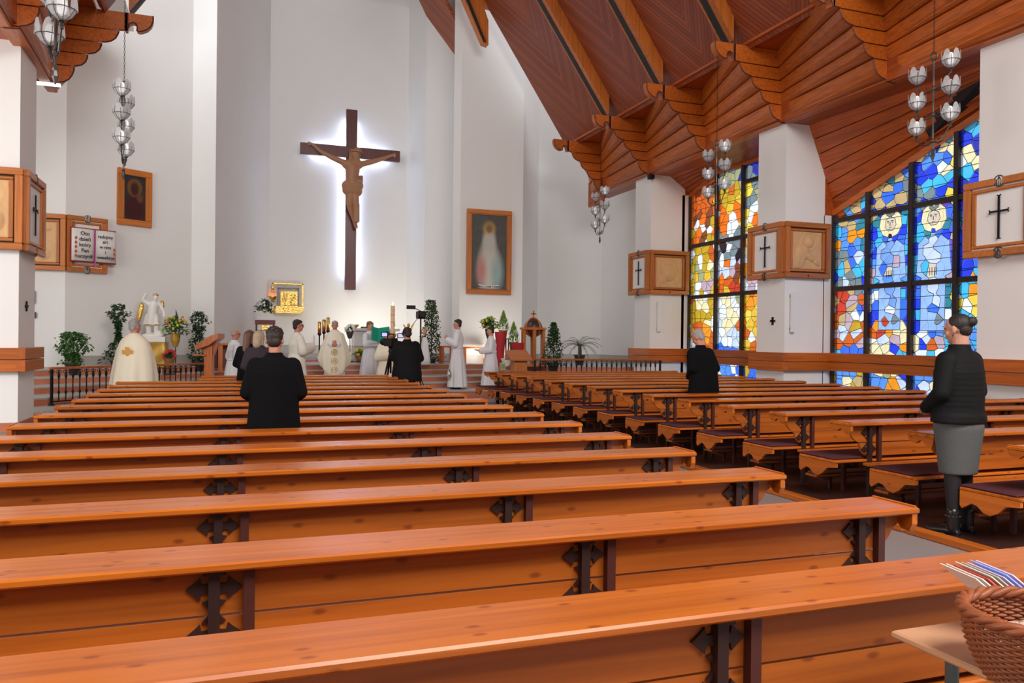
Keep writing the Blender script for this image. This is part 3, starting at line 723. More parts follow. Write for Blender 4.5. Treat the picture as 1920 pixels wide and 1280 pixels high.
# ================================================================ PLAQUES ON THE PILLARS
def place(m, mt): return m.xf(mt)
def face_frame(t, mt, w, h, kind, seed=1, sub=True):
    """one framed face: local x along the face, y outwards is -, z up"""
    b = .105
    def bar(x0, x1, z0, z1, y, th, mm, nm='frame_rail'): part(nm, place(M().bbox(x0, x1, y-th, y, z0, z1, .012), mt), mm, t)
    g = w/2 if kind == 'cross' else None
    for z0, z1 in ((0, b), (h-b, h)):
        if kind == 'cross':
            bar(0, w/2-.07, z0, z1, 0, .07, frame_woodX); bar(w/2+.07, w, z0, z1, 0, .07, frame_woodX)
        else: bar(0, w, z0, z1, 0, .07, frame_woodX)
    bar(0, b, b, h-b, 0, .07, frame_wood, 'frame_stile'); bar(w-b, w, b, h-b, 0, .07, frame_wood, 'frame_stile')
    i0 = b+.025; bw = .05
    for z0, z1 in ((i0, i0+bw), (h-i0-bw, h-i0)): bar(i0, w-i0, z0, z1, 0, .045, frame_woodX, 'inner_rail')
    for x0, x1 in ((i0, i0+bw), (w-i0-bw, w-i0)): bar(x0, x1, i0+bw, h-i0-bw, 0, .045, frame_wood, 'inner_stile')
    part('backing', place(M().box(b-.02, w-b+.02, -.012, 0, b-.02, h-b+.02), mt), dark_channel if kind != 'cross' else white_col, t)
    cx, cz = w/2, h/2
    if kind == 'cross':
        m = M().box(cx-.012, cx+.012, -.05, -.03, cz-.3, cz+.3).box(cx-.14, cx+.14, -.05, -.03, cz+.07, cz+.094)
        for dx, dz, ax in ((0, .3, 0), (0, -.3, 0), (.14, .082, 1), (-.14, .082, 1)):
            for s in (-1, 1):
                q = [(dx, dz), (dx+(s*.03 if not ax else .012*(1 if dx > 0 else -1)), dz+(.03*s if ax else .015*(1 if dz > 0 else -1)))]
                m.tube([(cx+q[0][0], -.04, cz+q[0][1]), (cx+q[1][0], -.04, cz+q[1][1])], .009, 6)
        m.ball((cx, -.045, cz+.082), .022, 8, 6)
        part('iron_cross', place(m, mt), black_iron, t)
        for z in (h-b*.45, b*.45):
            m = M().torus((cx, -.045, z), .078, .009, 'Y', 20, 6)
            m.tube([(cx-.03, -.045, z-.06), (cx-.035, -.045, z), (cx, -.045, z+.065)], .006, 5).tube([(cx+.03, -.045, z-.06), (cx+.035, -.045, z), (cx, -.045, z+.065)], .006, 5).tube([(cx, -.045, z-.07), (cx, -.045, z+.05)], .006, 5)
            part('medallion', place(m, mt), pewter, t, True)
    else:
        x0, x1, z0, z1 = i0+bw+.005, w-i0-bw-.005, i0+bw+.005, h-i0-bw-.005; N = 56
        rn = random.Random(seed); G = []
        if kind == 'relief_bow':   # haloed figure bowing to the right, hand reaching down
            G = [(.58,.72,.12,.14,.055,0),(.35,.45,.22,.22,.05,.6),(.55,.33,.25,.09,.05,-.5),(.8,.18,.14,.06,.045,-.6),(.2,.2,.2,.2,.03,0)]; ringc = (.55, .73, .24)
        elif kind == 'relief_face':
            G = [(.5,.5,.22,.3,.085,0),(.35,.62,.1,.2,.02,.3),(.68,.55,.14,.28,.035,0),(.5,.45,.05,.1,.03,0),(.3,.3,.2,.14,.03,.6),(.8,.3,.12,.2,.03,0)]; ringc = None
        else:
            G = [(.5,.8,.42,.07,.05,.05),(.45,.3,.3,.2,.05,.2),(.35,.35,.1,.1,.03,0),(.75,.2,.15,.15,.03,0)]; ringc = None
        for _ in range(9): G.append((rn.random(), rn.random(), rn.uniform(.03,.1), rn.uniform(.03,.1), rn.uniform(-.012,.016), rn.uniform(-1,1)))
        vs = []; fs = []
        for j in range(N+1):
            for i in range(N+1):
                a, c2 = i/N, j/N; hh = 0
                for gx, gz, sx, sz, am, ro in G:
                    dx, dz = a-gx, c2-gz; xx = dx*math.cos(ro)+dz*math.sin(ro); zz = -dx*math.sin(ro)+dz*math.cos(ro)
                    e = (xx/sx)**2+(zz/sz)**2
                    if e < 1: hh = max(hh, am*math.sqrt(1-e)) if am > 0 else hh+am*(1-e)
                if ringc and abs(math.hypot(a-ringc[0], c2-ringc[1])-ringc[2]) < .018: hh += .012
                hh += .004*math.sin(a*31+c2*9+math.sin(c2*14)*2)
                if 0 < i < N and 0 < j < N: y = -.02-max(0, hh)
                else: y = -.012
                vs.append((x0+(x1-x0)*a, y, z0+(z1-z0)*c2))
        for j in range(N):
            for i in range(N): k = j*(N+1)+i; fs.append((k, k+1, k+N+2, k+N+1))
        part('carved_relief', place(M().add(vs, fs), mt), relief_wood, t, True)
        part('numeral', place(M().box(cx-.02, cx-.012, -.074, -.07, .03, .075).box(cx+.0, cx+.008, -.074, -.07, .03, .075).box(cx-.028, cx+.016, -.074, -.07, .072, .077).box(cx-.028, cx+.016, -.074, -.07, .028, .033), mt), black_iron, t)
def on_wall(a, b, u): 
    """ground point of wall line a-b under pixel column u"""
    r = ray(u, 640); ax, ay = a; dx, dy = b[0]-ax, b[1]-ay
    s = (ax*r.y-ay*r.x)/(dy*r.x-dx*r.y); return Vector((ax+dx*s, ay+dy*s, 0))
I4 = Matrix.Identity(4)
def plaque(label, loc, w, d, h, kind, sgn=1, seed=1, ang=None):
    t = thing('station_plaque', label, 'plaque', loc, group='framed plaques wrapped round the pillars')
    # front (-Y) face from x=0 to w*sgn ; side face going back along +Y
    if sgn > 0:
        face_frame(t, I4, w, h, kind, seed)
        face_frame(t, Matrix(((0,1,0,0),(-1,0,0,d),(0,0,1,0),(0,0,0,1))), d, h, 'cross')     # faces -X
    else:
        face_frame(t, Matrix.Translation((-w, 0, 0)), w, h, kind, seed)
        if ang is None: face_frame(t, Matrix(((0,-1,0,0),(1,0,0,0),(0,0,1,0),(0,0,0,1))), d, h, 'cross')
        else: face_frame(t, Matrix.Rotation(ang, 4, 'Z'), d, h, 'cross')
    return t
plaque('pine framed plaque with a carved face on the far right pillar', (10.38, 18.43, 2.72), 1.17, 1.05, 1.16, 'relief_face', 1, 4)
plaque('pine framed plaque with a carved bowing haloed figure on the middle right pillar', (10.38, 13.05, 2.78), 1.10, 1.10, 1.12, 'relief_bow', 1, 2)
plaque('pine framed plaque with black iron cross, cut by the right edge', (10.38, 7.78, 2.76), 1.10, 1.12, 1.12, 'relief_bow', 1, 9)
plaque('pine framed plaque round the near left pillar, cut by the left edge', (XL+.07, 13.83, 2.76), 1.15, 1.2, 1.24, 'relief_face', -1, 5)
AB = Vector((-.97+3.56, 22.05-20.4, 0)).normalized(); abang = math.atan2(AB.y, AB.x)
plaque('pine framed plaque behind the open wall book on the left', (-3.56+.02, 20.34, 2.93), 1.45, (on_wall(AP[0], AP[1], 197)-Vector((AP[0][0], AP[0][1], 0))).length, 1.28, 'relief_arm', -1, 7, abang)

# ---- open book on the angled wall
P0 = on_wall(AP[0], AP[1], 124); nrm = Vector((AB.y, -AB.x, 0))
def zat(u, v, P):  # height of the pixel over ground point P
    r = ray(u, v); t = (P.x*r.x+P.y*r.y)/(r.x*r.x+r.y*r.y); return EYE+r.z*t
bw = (on_wall(AP[0], AP[1], 211)-P0).length*.97
zb0, zb1 = zat(126, 488, P0), zat(126, 428, P0)
bk = thing('open_book', 'large open red-bound wall book with Polish lettering mounted over the plaque', 'book', tuple(P0+nrm*.2+Vector((0,0,zb0))), abang)
hB = zb1-zb0
part('cover', M().box(0, bw, -.0, .05, -.03, hB+.03), mat('crimson cover', (.32, .02, .035, 1), .5), bk)
def page(x0, x1, s):
    rings = []
    for i in range(9):
        a = i/8; x = x0+(x1-x0)*a; y = -.02-.05*math.sin(PI*min(1, a*.9+.05)) ; rings.append([(x, y, 0), (x, 0, 0), (x, 0, hB), (x, y, hB)])
    return M().loft(rings)
paper = mat('page paper', (.78, .77, .73, 1), .7)
part('page', page(.01, bw/2-.01, 1), paper, bk, True); part('page', page(bw-.01, bw/2+.01, -1), paper, bk, True)
part('ribbon', M().box(bw/2-.012, bw/2+.014, -.07, -.06, -.14, hB), mat('pink ribbon', (.6, .1, .35, 1), .5), bk)
ink_m = mat('dark ink', (.04, .035, .035, 1), .7); red_m = mat('red print', (.5, .09, .06, 1), .7)
def text(s, size, loc, parent, m, rot=(PI/2,0,0), align='CENTER', name='lettering', ext=.001):
    c = bpy.data.curves.new(name, 'FONT'); c.body = s; c.size = size; c.align_x = align; c.extrude = ext; c.offset = .002; c.materials.append(m)
    o = bpy.data.objects.new(name+'_src', c); COL.objects.link(o); me = bpy.data.meshes.new_from_object(o.evaluated_get(bpy.context.evaluated_depsgraph_get())); bpy.data.objects.remove(o)
    o = put(name, me, parent, loc); o.rotation_euler = rot; return o
for i, s in enumerate(('Oto', 'dzień', 'który', 'Pan', 'uczynił')): text(s, .165*hB, (bw*.27, -.082, hB*(.80-i*.178)), bk, ink_m)
for i, s in enumerate(('radujmy', 'się', 'w nim', 'i', 'weselmy')): text(s, .145*hB, (bw*.72, -.082, hB*(.76-i*.165)), bk, ink_m)
for i in range(5): part('ornament', M().prism([(bw*.075-.03, hB*(.14+i*.14)), (bw*.075, hB*(.14+i*.14)-.045), (bw*.075+.03, hB*(.14+i*.14)), (bw*.075, hB*(.14+i*.14)+.045)], 'Y', -.078, -.074), red_m, bk)
for i in range(3): part('ornament', M().prism([(bw*.93-.03, hB*(.14+i*.14)), (bw*.93, hB*(.14+i*.14)-.045), (bw*.93+.03, hB*(.14+i*.14)), (bw*.93, hB*(.14+i*.14)+.045)], 'Y', -.062, -.058), red_m, bk)
# ---- dark icon in a pine frame on the same wall (a plain stand-in painting)
P1 = on_wall(AP[0], AP[1], 216); P2 = on_wall(AP[0], AP[1], 280); iw = (P2-P1).length; z0, z1 = zat(216, 420, P1), zat(216, 313, P1)
def framed(t, w, h, b, mpaint, th=.07):
    part('frame_rail', M().bbox(0, w, -th, 0, 0, b, .012), frame_woodX, t); part('frame_rail', M().bbox(0, w, -th, 0, h-b, h, .012), frame_woodX, t)
    part('frame_stile', M().bbox(0, b, -th, 0, b, h-b, .012), frame_wood, t); part('frame_stile', M().bbox(w-b, w, -th, 0, b, h-b, .012), frame_wood, t)
    return part('painting', M().box(b-.01, w-b+.01, -.03, 0, b-.01, h-b+.01), mpaint, t)
def paintmat(name, bgc, blobs, rough=.4):
    """flat painted picture: soft elliptical colour patches in object space (x,z)"""
    m = bpy.data.materials.new(name); m.use_nodes = True; nt = m.node_tree; n = nt.nodes; b = n['Principled BSDF']; L = nt.links.new; b.inputs['Roughness'].default_value = rough
    tc = n.new('ShaderNodeTexCoord'); no = n.new('ShaderNodeTexNoise'); no.inputs['Scale'].default_value = 5; L(tc.outputs['Object'], no.inputs['Vector'])
    cr = n.new('ShaderNodeMix'); cr.data_type = 'RGBA'; cr.inputs[6].default_value = tuple(c*.7 for c in bgc[:3])+(1,); cr.inputs[7].default_value = tuple(c*1.3 for c in bgc[:3])+(1,); L(no.outputs['Fac'], cr.inputs[0]); out = cr.outputs[2]
    for cx, cz, rx, rz, col, soft in blobs:
        mp = n.new('ShaderNodeMapping'); mp.vector_type = 'TEXTURE'; mp.inputs['Location'].default_value = (cx, 0, cz); mp.inputs['Scale'].default_value = (rx, 1e3, rz); L(tc.outputs['Object'], mp.inputs['Vector'])
        ln = n.new('ShaderNodeVectorMath'); ln.operation = 'LENGTH'; L(mp.outputs[0], ln.inputs[0])
        mr = n.new('ShaderNodeMapRange'); mr.inputs[1].default_value = 1-soft; mr.inputs[2].default_value = 1+soft; mr.inputs[3].default_value = 1; mr.inputs[4].default_value = 0; L(ln.outputs['Value'], mr.inputs[0])
        mx = n.new('ShaderNodeMix'); mx.data_type = 'RGBA'; L(mr.outputs[0], mx.inputs[0]); L(out, mx.inputs[6]); mx.inputs[7].default_value = col; out = mx.outputs[2]
    L(out, b.inputs['Base Color']); return m
hI = z1-z0
t = thing('icon', 'dark painted icon in a pine frame high on the left wall', 'painting', tuple(P1+nrm*.01+Vector((0,0,z0))), abang)
framed(t, iw, hI, .15, paintmat('icon paint', (.03, .03, .03), [(iw*.5, hI*.3, iw*.3, hI*.24, (.05,.008,.01,1), .3), (iw*.5, hI*.68, iw*.22, hI*.16, (.16,.07,.02,1), .12), (iw*.5, hI*.66, iw*.12, hI*.12, (.05,.015,.012,1), .25), (iw*.66, hI*.5, iw*.09, hI*.07, (.14,.05,.02,1), .3)]))
# ---- tall painting on the right apse panel (a plain stand-in painting)
z0, z1 = at(916, 552, Y=23.0).z, at(916, 394, Y=23.0).z; xa, xb_ = at(874, 470, Y=23.0).x, at(957.5, 470, Y=23.0).x
w, h = xb_-xa, z1-z0
t = thing('painting', 'tall pine-framed painting of a pale robed shape on dark grey', 'painting', (xa, 22.98, z0))
framed(t, w, h, .13, paintmat('pale painting', (.075, .075, .07), [(w*.5, h*.33, w*.22, h*.3, (.55,.54,.46,1), .3), (w*.5, h*.62, w*.14, h*.16, (.5,.48,.42,1), .3), (w*.5, h*.78, w*.12, h*.07, (.5,.3,.05,1), .5), (w*.5, h*.78, w*.07, h*.05, (.2,.12,.07,1), .3), (w*.33, h*.28, w*.10, h*.16, (.5,.22,.2,1), .6), (w*.68, h*.26, w*.12, h*.18, (.3,.42,.42,1), .6)]), .08)
part('inner_frame', M().bbox(.13, w-.13, -.06, -.02, .13, .16, .005).bbox(.13, w-.13, -.06, -.02, h-.16, h-.13, .005).bbox(.13, .16, -.06, -.02, .16, h-.16, .005).bbox(w-.16, w-.13, -.06, -.02, .16, h-.16, .005), frame_wood, t)
bn = part('banner', M().prism([(w*.26,.20),(w*.32,.24),(w*.26,.30),(w*.42,.28),(w*.58,.28),(w*.74,.30),(w*.68,.24),(w*.74,.20),(w*.58,.19),(w*.42,.19)], 'Y', -.034, -.03), paper, t)
text('JEZU UFAM TOBIE', .075, (w*.5, -.036, .21), t, ink_m)

# ================================================================ CRUCIFIX ON THE BACK WALL
YW = 26.99; YF = 26.66
cr_ = thing('crucifix', 'large dark wooden cross with carved figure, lit from behind', 'crucifix', (0, 0, 0))
dark_red = wood('dark red cross wood', (.115, .022, .018, 1), (.05, .012, .01, 1), 'Z', .4, knots=False)
p = at(657, 543, Y=YF); q = at(660, 205, Y=YF); xc = (p.x+q.x)/2; a = at(563, 272, Y=YF); b_ = at(750, 292, Y=YF)
za = (at(657, 262, Y=YF).z+0)  # beam level
zt, zb_ = q.z, p.z
hb = .37*.55
zc_ = at(657, 286, Y=YF).z
part('upright', M().bbox(xc-.18, xc+.18, YF, YF+.14, zb_, zt, .01), dark_red, cr_)
part('crossbeam', M().bbox(a.x, b_.x, YF-.01, YF+.13, zc_-.17, zc_+.2, .01), dark_red, cr_)
led = mat('cool white light strip', (1, 1, 1, 1), .5, emit=(.62, .72, 1, 1), estr=9)
part('light_strip', M().box(xc-.12, xc+.12, YF+.145, YF+.17, zb_+.45, zt-.35).box(a.x+.4, b_.x-.4, YF+.145, YF+.17, zc_-.1, zc_+.12), led, cr_)
for x, z in ((xc, zt-.3), (xc, zb_+.25), (a.x+.2, zc_), (b_.x-.2, zc_)): part('wall_mount', M().box(x-.05, x+.05, YF+.12, 27.02, z-.05, z+.05), black_iron, cr_)
corp = mat('carved corpus wood', (.36, .17, .085, 1), .5, noise=.15, nscale=4)
cm = M()
def cap(m, p0, r0, p1, r1, n=12, e=1.0):
    p0, p1 = Vector(p0), Vector(p1); d = (p1-p0)
    if d.length < 1e-6: return m.ball(p0, r0)
    dn = d.normalized(); up = Vector((0,0,1)) if abs(dn.z) < .9 else Vector((1,0,0)); A = dn.cross(up).normalized(); B = A.cross(dn).normalized(); rings = []
    for k in range(5):
        f = PI/2*(1-k/4.0)*.98; rings.append([p0-dn*r0*math.sin(f)+(A*math.cos(t*2*PI/n)*e+B*math.sin(t*2*PI/n))*r0*math.cos(f) for t in range(n)])
    for k in range(5):
        f = PI/2*(k/4.0)*.98; rings.append([p1+dn*r1*math.sin(f)+(A*math.cos(t*2*PI/n)*e+B*math.sin(t*2*PI/n))*r1*math.cos(f) for t in range(n)])
    return m.loft(rings)
yy = YF-.22
def cpt(u, v, dy=0): r = at(u, v, Y=yy+dy); return (r.x, r.y, r.z)
# head leans to the figure's side, arms out, legs together, feet crossed
cap(cm, cpt(666,289,-.05), .155, cpt(668,297,-.06), .12); cap(cm, cpt(664,300), .09, cpt(660,306), .12)
cap(cm, cpt(650,308), .16, cpt(672,308), .16); cap(cm, cpt(661,318), .24, cpt(660,335), .2); cap(cm, cpt(660,335), .2, cpt(661,352), .19)
for pts in ([(648,306,.11),(622,295,.085),(600,283,.065),(586,271,.055)], [(674,308,.11),(699,303,.085),(722,296,.065),(733,292,.055)]):
    for i in range(3): cap(cm, cpt(*pts[i][:2], .06*(i)), pts[i][2], cpt(*pts[i+1][:2], .06*(i+1)), pts[i+1][2])
for (u, v), s in (((583,269),-1), ((736,291),1)):
    for k in range(5): cap(cm, cpt(u, v, .17), .04, cpt(u+s*(5+(k % 2)), v-4+k*2.2, .14), .016)
for s, kx in ((-1, 655), (1, 668)):
    cap(cm, cpt(661+s*3,355), .15, cpt(kx, 385,-.08), .1); cap(cm, cpt(kx, 385,-.08), .1, cpt(664+s, 412), .06); cap(cm, cpt(664+s,412), .055, cpt(668+s, 426,-.12), .045)
blob(cm, 'corpus', corp, cr_, .022, 3)
lc = M(); cap(lc, cpt(652,348), .2, cpt(670,348), .2); cap(lc, cpt(653,356), .2, cpt(668,358), .2)
lc.box(at(666,0,Y=yy).x, at(677,0,Y=yy).x, yy-.16, yy+.1, cpt(0,378)[2], cpt(0,338)[2]); blob(lc, 'loincloth', corp, cr_, .022, 2)
hm = M(); hm.torus(cpt(667,284,-.05), .17, .028, 'Z', 16, 6)
for k in range(12): an = k*PI/6; c0 = Vector(cpt(667,284,-.05)); hm.tube([c0+Vector((.17*math.cos(an), .17*math.sin(an), 0)), c0+Vector((.23*math.cos(an+.3), .23*math.sin(an+.3), .05*(-1)**k))], .01, 4)
part('thorn_crown', hm, corp, cr_)
cm2 = M(); cap(cm2, cpt(662,286,.05), .13, cpt(657,305,.05), .07); cap(cm2, cpt(669,284,.06), .14, cpt(672,292,.06), .1); blob(cm2, 'hair', corp, cr_, .022, 2)
part('halo_board', M().bbox(at(662,0,Y=YF).x, at(683,0,Y=YF).x, YF-.1, YF-.02, cpt(0,289)[2], cpt(0,274)[2], .01), corp, cr_)
# ================================================================ PEOPLE
skinA = mat('skin', (.58, .29, .19, 1), .55, noise=.06, nscale=12); skinB = mat('skin ruddy', (.56, .23, .15, 1), .55, noise=.08, nscale=12)
alb_m = mat('white alb cloth', (.80, .81, .85, 1), .85, bump=.05); cream_m = mat('cream vestment', (.84, .78, .62, 1), .8, bump=.06, bscale=40); ivory_m = mat('ivory vestment', (.82, .79, .70, 1), .8)
black_m = mat('black wool', (.006, .006, .007, 1), 1, spec=.12, bump=.3, bscale=90); black_jack = mat('black quilted nylon', (.005, .005, .006, 1), .75, spec=.22, bump=.1, bscale=60)
plum_m = mat('dark plum cloth', (.03, .02, .028, 1), .9); grey_skirt = mat('grey tweed', (.10, .105, .105, 1), .95, noise=.45, nscale=180)
boot_m = mat('black leather', (.01, .01, .011, 1), .3); tight_m = mat('dark tights', (.012, .008, .012, 1), .8)
hair_dk = mat('dark brown hair', (.022, .014, .012, 1), .5, noise=.5, nscale=60, bump=.5, bscale=120); hair_gr = mat('grey hair', (.36, .34, .33, 1), .7, noise=.35, nscale=50, bump=.4, bscale=120)
hair_bl = mat('ash blonde hair', (.42, .33, .22, 1), .5, noise=.4, nscale=40, bump=.5, bscale=90); hair_br = mat('chestnut hair', (.12, .05, .03, 1), .5, noise=.4, nscale=50); hair_lb = mat('light brown hair', (.22, .12, .05, 1), .6, noise=.3, nscale=50)
eye_m = mat('eye dark', (.02, .015, .012, 1), .3); lip_m = mat('lips', (.36, .10, .08, 1), .5); orange_print = mat('orange embroidery', (.72, .36, .08, 1), .7); gold_print = mat('gold embroidery', (.55, .38, .12, 1), .6)
def person(label, loc, face, H=1.75, stoop=0, yaw=0, pitch=0, skin=None, hair='short', hmat=None, arms=None, voxel=.009, legs=True, girth=1.0, group=None):
    """face: heading in degrees, 0 looks along +Y, positive turns to +X. arms: [(elbow, wrist, finger_dir, palm_normal) left, right] in body units (1.75 m tall)"""
    t = thing('person', label, 'person', loc, -math.radians(face), group); s = H/1.75; skin = skin or skinA; hmat = hmat or hair_dk
    m = M(); C = lambda p0, r0, p1, r1, e=1.0: cap(m, [c*s for c in p0], r0*s, [c*s for c in p1], r1*s, 12, e)
    st = stoop
    sh = (0, .12*st, 1.43-.05*st); g = girth
    if legs:
        for k in (-1, 1): C((k*.08,0,.9), .062, (k*.088,.0,.5), .042); C((k*.088,.0,.5), .042, (k*.09,-.02,.09), .028); C((k*.095,-.03,.05), .03, (k*.11,.10,.04), .024)
        C((-.07,0,.95), .1, (.07,0,.95), .1)
        C((0,0,.97), .12, (0,.05*st,1.15), .11)
    C((0,.05*st,1.1), .10, (0,sh[1],1.3), .105); C((-.1,sh[1],1.33), .06, (.1,sh[1],1.33), .06); C((-.15,sh[1],sh[2]-.06), .035, (.15,sh[1],sh[2]-.06), .035)
    nk = (0, sh[1]-.005, sh[2]+.02); hd = Vector((0, sh[1]+.02+.06*st, 1.63-.07*st)); C(nk, .058, (hd.x, hd.y-.02, hd.z-.05), .054)
    arms = arms or [((-.25,.0,1.13), (-.12,.25,1.08), (.6,.5,0), (0,0,-1)), ((.25,.0,1.13), (.12,.25,1.08), (-.6,.5,0), (0,0,-1))]
    for k, (el, wr, fd, pn) in zip((-1, 1), arms):
        C((k*.16,sh[1],sh[2]-.07), .035, el, .032); C(el, .032, wr, .026)
        w = Vector(wr); d = Vector(fd).normalized(); n = Vector(pn); n = (n-d*n.dot(d)).normalized(); b = d.cross(n)
        C(w, .026, w+d*.035, .03); 
        for q in range(4):
            o = b*(-.027+q*.018); L_ = (.068,.078,.073,.056)[q]
            k0 = w+d*.075+o; k1 = k0+d*L_*.5+n*L_*.22; k2 = k1+d*L_*.22+n*L_*.38
            C(w+d*.02+o*.8, .014, k0, .0115); C(k0, .0105, k1, .0095); C(k1, .0095, k2, .0085)
        tb = -b*k if True else b
        T0 = w+d*.02+tb*.02; T1 = T0+d*.032+tb*.026+n*.012; T2 = T1+d*.032+tb*.004+n*.014
        C(T0, .014, T1, .012); C(T1, .011, T2, .009)
    # head
    hm = M(); HR = Matrix.Translation(hd*s) @ Matrix.Rotation(-math.radians(yaw), 4, 'Z') @ Matrix.Rotation(-math.radians(pitch), 4, 'X') @ Matrix.Scale(s, 4)
    hm.ball((0,-.008,.03), (.077,.094,.085), 20, 14); hm.ball((0,.018,-.025), (.062,.068,.085), 20, 14); hm.ball((0,.052,-.088), (.03,.026,.022), 12, 8)
    for k in (-1, 1):
        hm.ball((k*.079,-.008,-.005), (.011,.018,.032), 10, 8); hm.ball((k*.043,.052,-.03), (.024,.022,.026), 10, 8); hm.ball((k*.034,.078,.028), (.022,.010,.008), 10, 6)
    cap(hm, (0,.082,.018), .009, (0,.103,-.02), .013, 10); hm.ball((0,.085,-.052), (.021,.012,.006), 10, 6); hm.ball((0,.083,-.063), (.018,.011,.006), 10, 6); cap(hm, (0,-.03,-.06), .05, (0,-.03,-.12), .05)
    hm.xf(HR); m.join(hm)
    blob(m, 'body', skin, t, voxel*s, 1)
    ey = M()
    for k in (-1, 1): ey.ball((k*.031,.078,.012), (.011,.006,.0045), 8, 6); ey.ball((k*.033,.086,.032), (.017,.005,.003), 8, 6)
    part('eyes', ey.xf(HR), eye_m, t); part('lips', M().ball((0,.094,-.057), (.017,.004,.004), 8, 6).xf(HR), lip_m, t)
    hh = M(); rn = random.Random(len(label))
    if hair in ('short', 'gray'):
        hh.ball((0,-.026,.045), (.083,.09,.086), 20, 12); hh.ball((0,.02,.085), (.066,.062,.04), 16, 8); hh.ball((0,-.06,-.01), (.068,.05,.07), 16, 10)
        for _ in range(70):
            a, e = rn.uniform(0, 2*PI), rn.uniform(.15, 1.45); p = Vector((.08*math.cos(a)*math.cos(e), -.028+.086*math.sin(a)*math.cos(e), .052+.08*math.sin(e)))
            if p.y > .05 and p.z < .09: continue
            hh.ball(p, rn.uniform(.009, .016), 7, 5)
    elif hair == 'fringe':
        hh.ball((0,-.05,-.0), (.083,.058,.05), 18, 10)
        for k in (-1, 1): hh.ball((k*.068,-.02,.015), (.018,.04,.03), 10, 8)
    elif hair == 'bun':
        hh.ball((0,-.022,.045), (.083,.09,.082), 20, 12); hh.ball((0,-.06,.0), (.066,.05,.06), 16, 10); hh.ball((0,-.118,.055), (.036,.034,.036), 14, 10); hh.torus((0,-.112,.055), .03, .012, 'Y', 16, 6)
    elif hair == 'bob':
        hh.ball((0,-.022,.045), (.09,.098,.09), 20, 12); cap(hh, (0,-.05,.03), .088, (0,-.06,-.12), .078, 14)
        for k in (-1, 1): cap(hh, (k*.06,-.02,.03), .04, (k*.066,-.01,-.12), .03)
    elif hair == 'long':
        hh.ball((0,-.022,.045), (.088,.096,.088), 20, 12); cap(hh, (0,-.05,.03), .086, (0,-.075,-.26), .07, 14)
        for k in (-1, 1): cap(hh, (k*.06,-.01,.03), .035, (k*.07,.0,-.2), .03)
    blob(hh.xf(HR), 'hair', hmat, t, .006*s if hair in ('short','gray','bun') else .009*s, 1)
    t['_s'] = s; return t, HR, sh
def glasses(t, HR):
    g = M()
    for k in (-1, 1): g.torus((k*.033,.096,.012), .021, .003, 'Y', 14, 5); g.tube([(k*.055,.094,.014),(k*.08,.0,.014)], .0025, 5)
    g.tube([(-.012,.098,.014),(.012,.098,.014)], .0025, 5); part('glasses', g.xf(HR), eye_m, t)
def garment(t, name, m_, rings, s, sleeves=(), n=56, folds=0, fn=9, voxel=.013, seed=0, smooth=2, extra=None):
    """rings: (z, rx, ry, cy[, foldscale]) bottom to top; sleeves: (p0,r0,p1,r1) list"""
    R = []
    for r in rings:
        z, rx, ry, cy = r[:4]; fs = r[4] if len(r) > 4 else 0; ring = []
        for i in range(n):
            a = i*2*PI/n; w = 1+folds*fs*(math.sin(fn*a+seed)+.5*math.sin((fn*2-3)*a+seed*2.3))
            ring.append((rx*w*math.cos(a)*s, (cy+ry*w*math.sin(a))*s, z*s))
        R.append(ring)
    m = M().loft(R)
    for p0, r0, p1, r1 in sleeves: cap(m, [c*s for c in p0], r0*s, [c*s for c in p1], r1*s, 14)
    if extra: m.join(extra)
    return blob(m, name, m_, t, voxel, smooth)
def alb(t, m_, s, sh, arms, hem=.05, wide=1.0, seed=0, belt=True, vox=.013, slv=.075):
    y = sh[1]; w = wide
    rings = [(hem,.30*w,.25*w,0,1),(.4,.262*w,.215*w,0,.8),(.8,.215*w,.175*w,0,.45),(1.0,.18*w,.15*w,.01,.2),(1.06,.175*w,.145*w,.02,.1),(1.25,.20*w,.15*w,y*.7,.1),(1.38,.20*w,.12,y,0),(sh[2]+.02,.13,.085,y,0),(sh[2]+.075,.062,.062,y,0)]
    sl = []
    for k, (el, wr, fd, pn) in zip((-1, 1), arms):
        e, w2 = Vector(el), Vector(wr); mid = e.lerp(w2, .9)
        sl += [((k*.165,y,sh[2]-.055), .082, el, slv), (el, slv, mid, slv*1.05), (e+Vector((0,0,-.03)), slv, mid+Vector((0,0,-.045)), slv*.8)]
    garment(t, 'alb', m_, rings, s, sl, folds=.055, seed=seed, voxel=vox)
    if belt:
        R = [[(.19*w*math.cos(a*PI/16)*s, (.015+.158*w*math.sin(a*PI/16))*s, z*s) for a in range(32)] for z in (1.02, 1.045)]
        part('cincture', M().loft(R), m_, t, True)
CLASP = [((-.25,.02,1.12), (-.06,.26,1.16), (.45,.25,.75), (.9,.1,0)), ((.25,.02,1.12), (.06,.26,1.16), (-.45,.25,.75), (-.9,.1,0))]
LOW = [((-.25,-.02,1.12), (-.09,.22,.98), (.8,.4,-.1), (0,-.3,-1)), ((.25,-.02,1.12), (.09,.22,.98), (-.8,.4,-.1), (0,-.3,-1))]
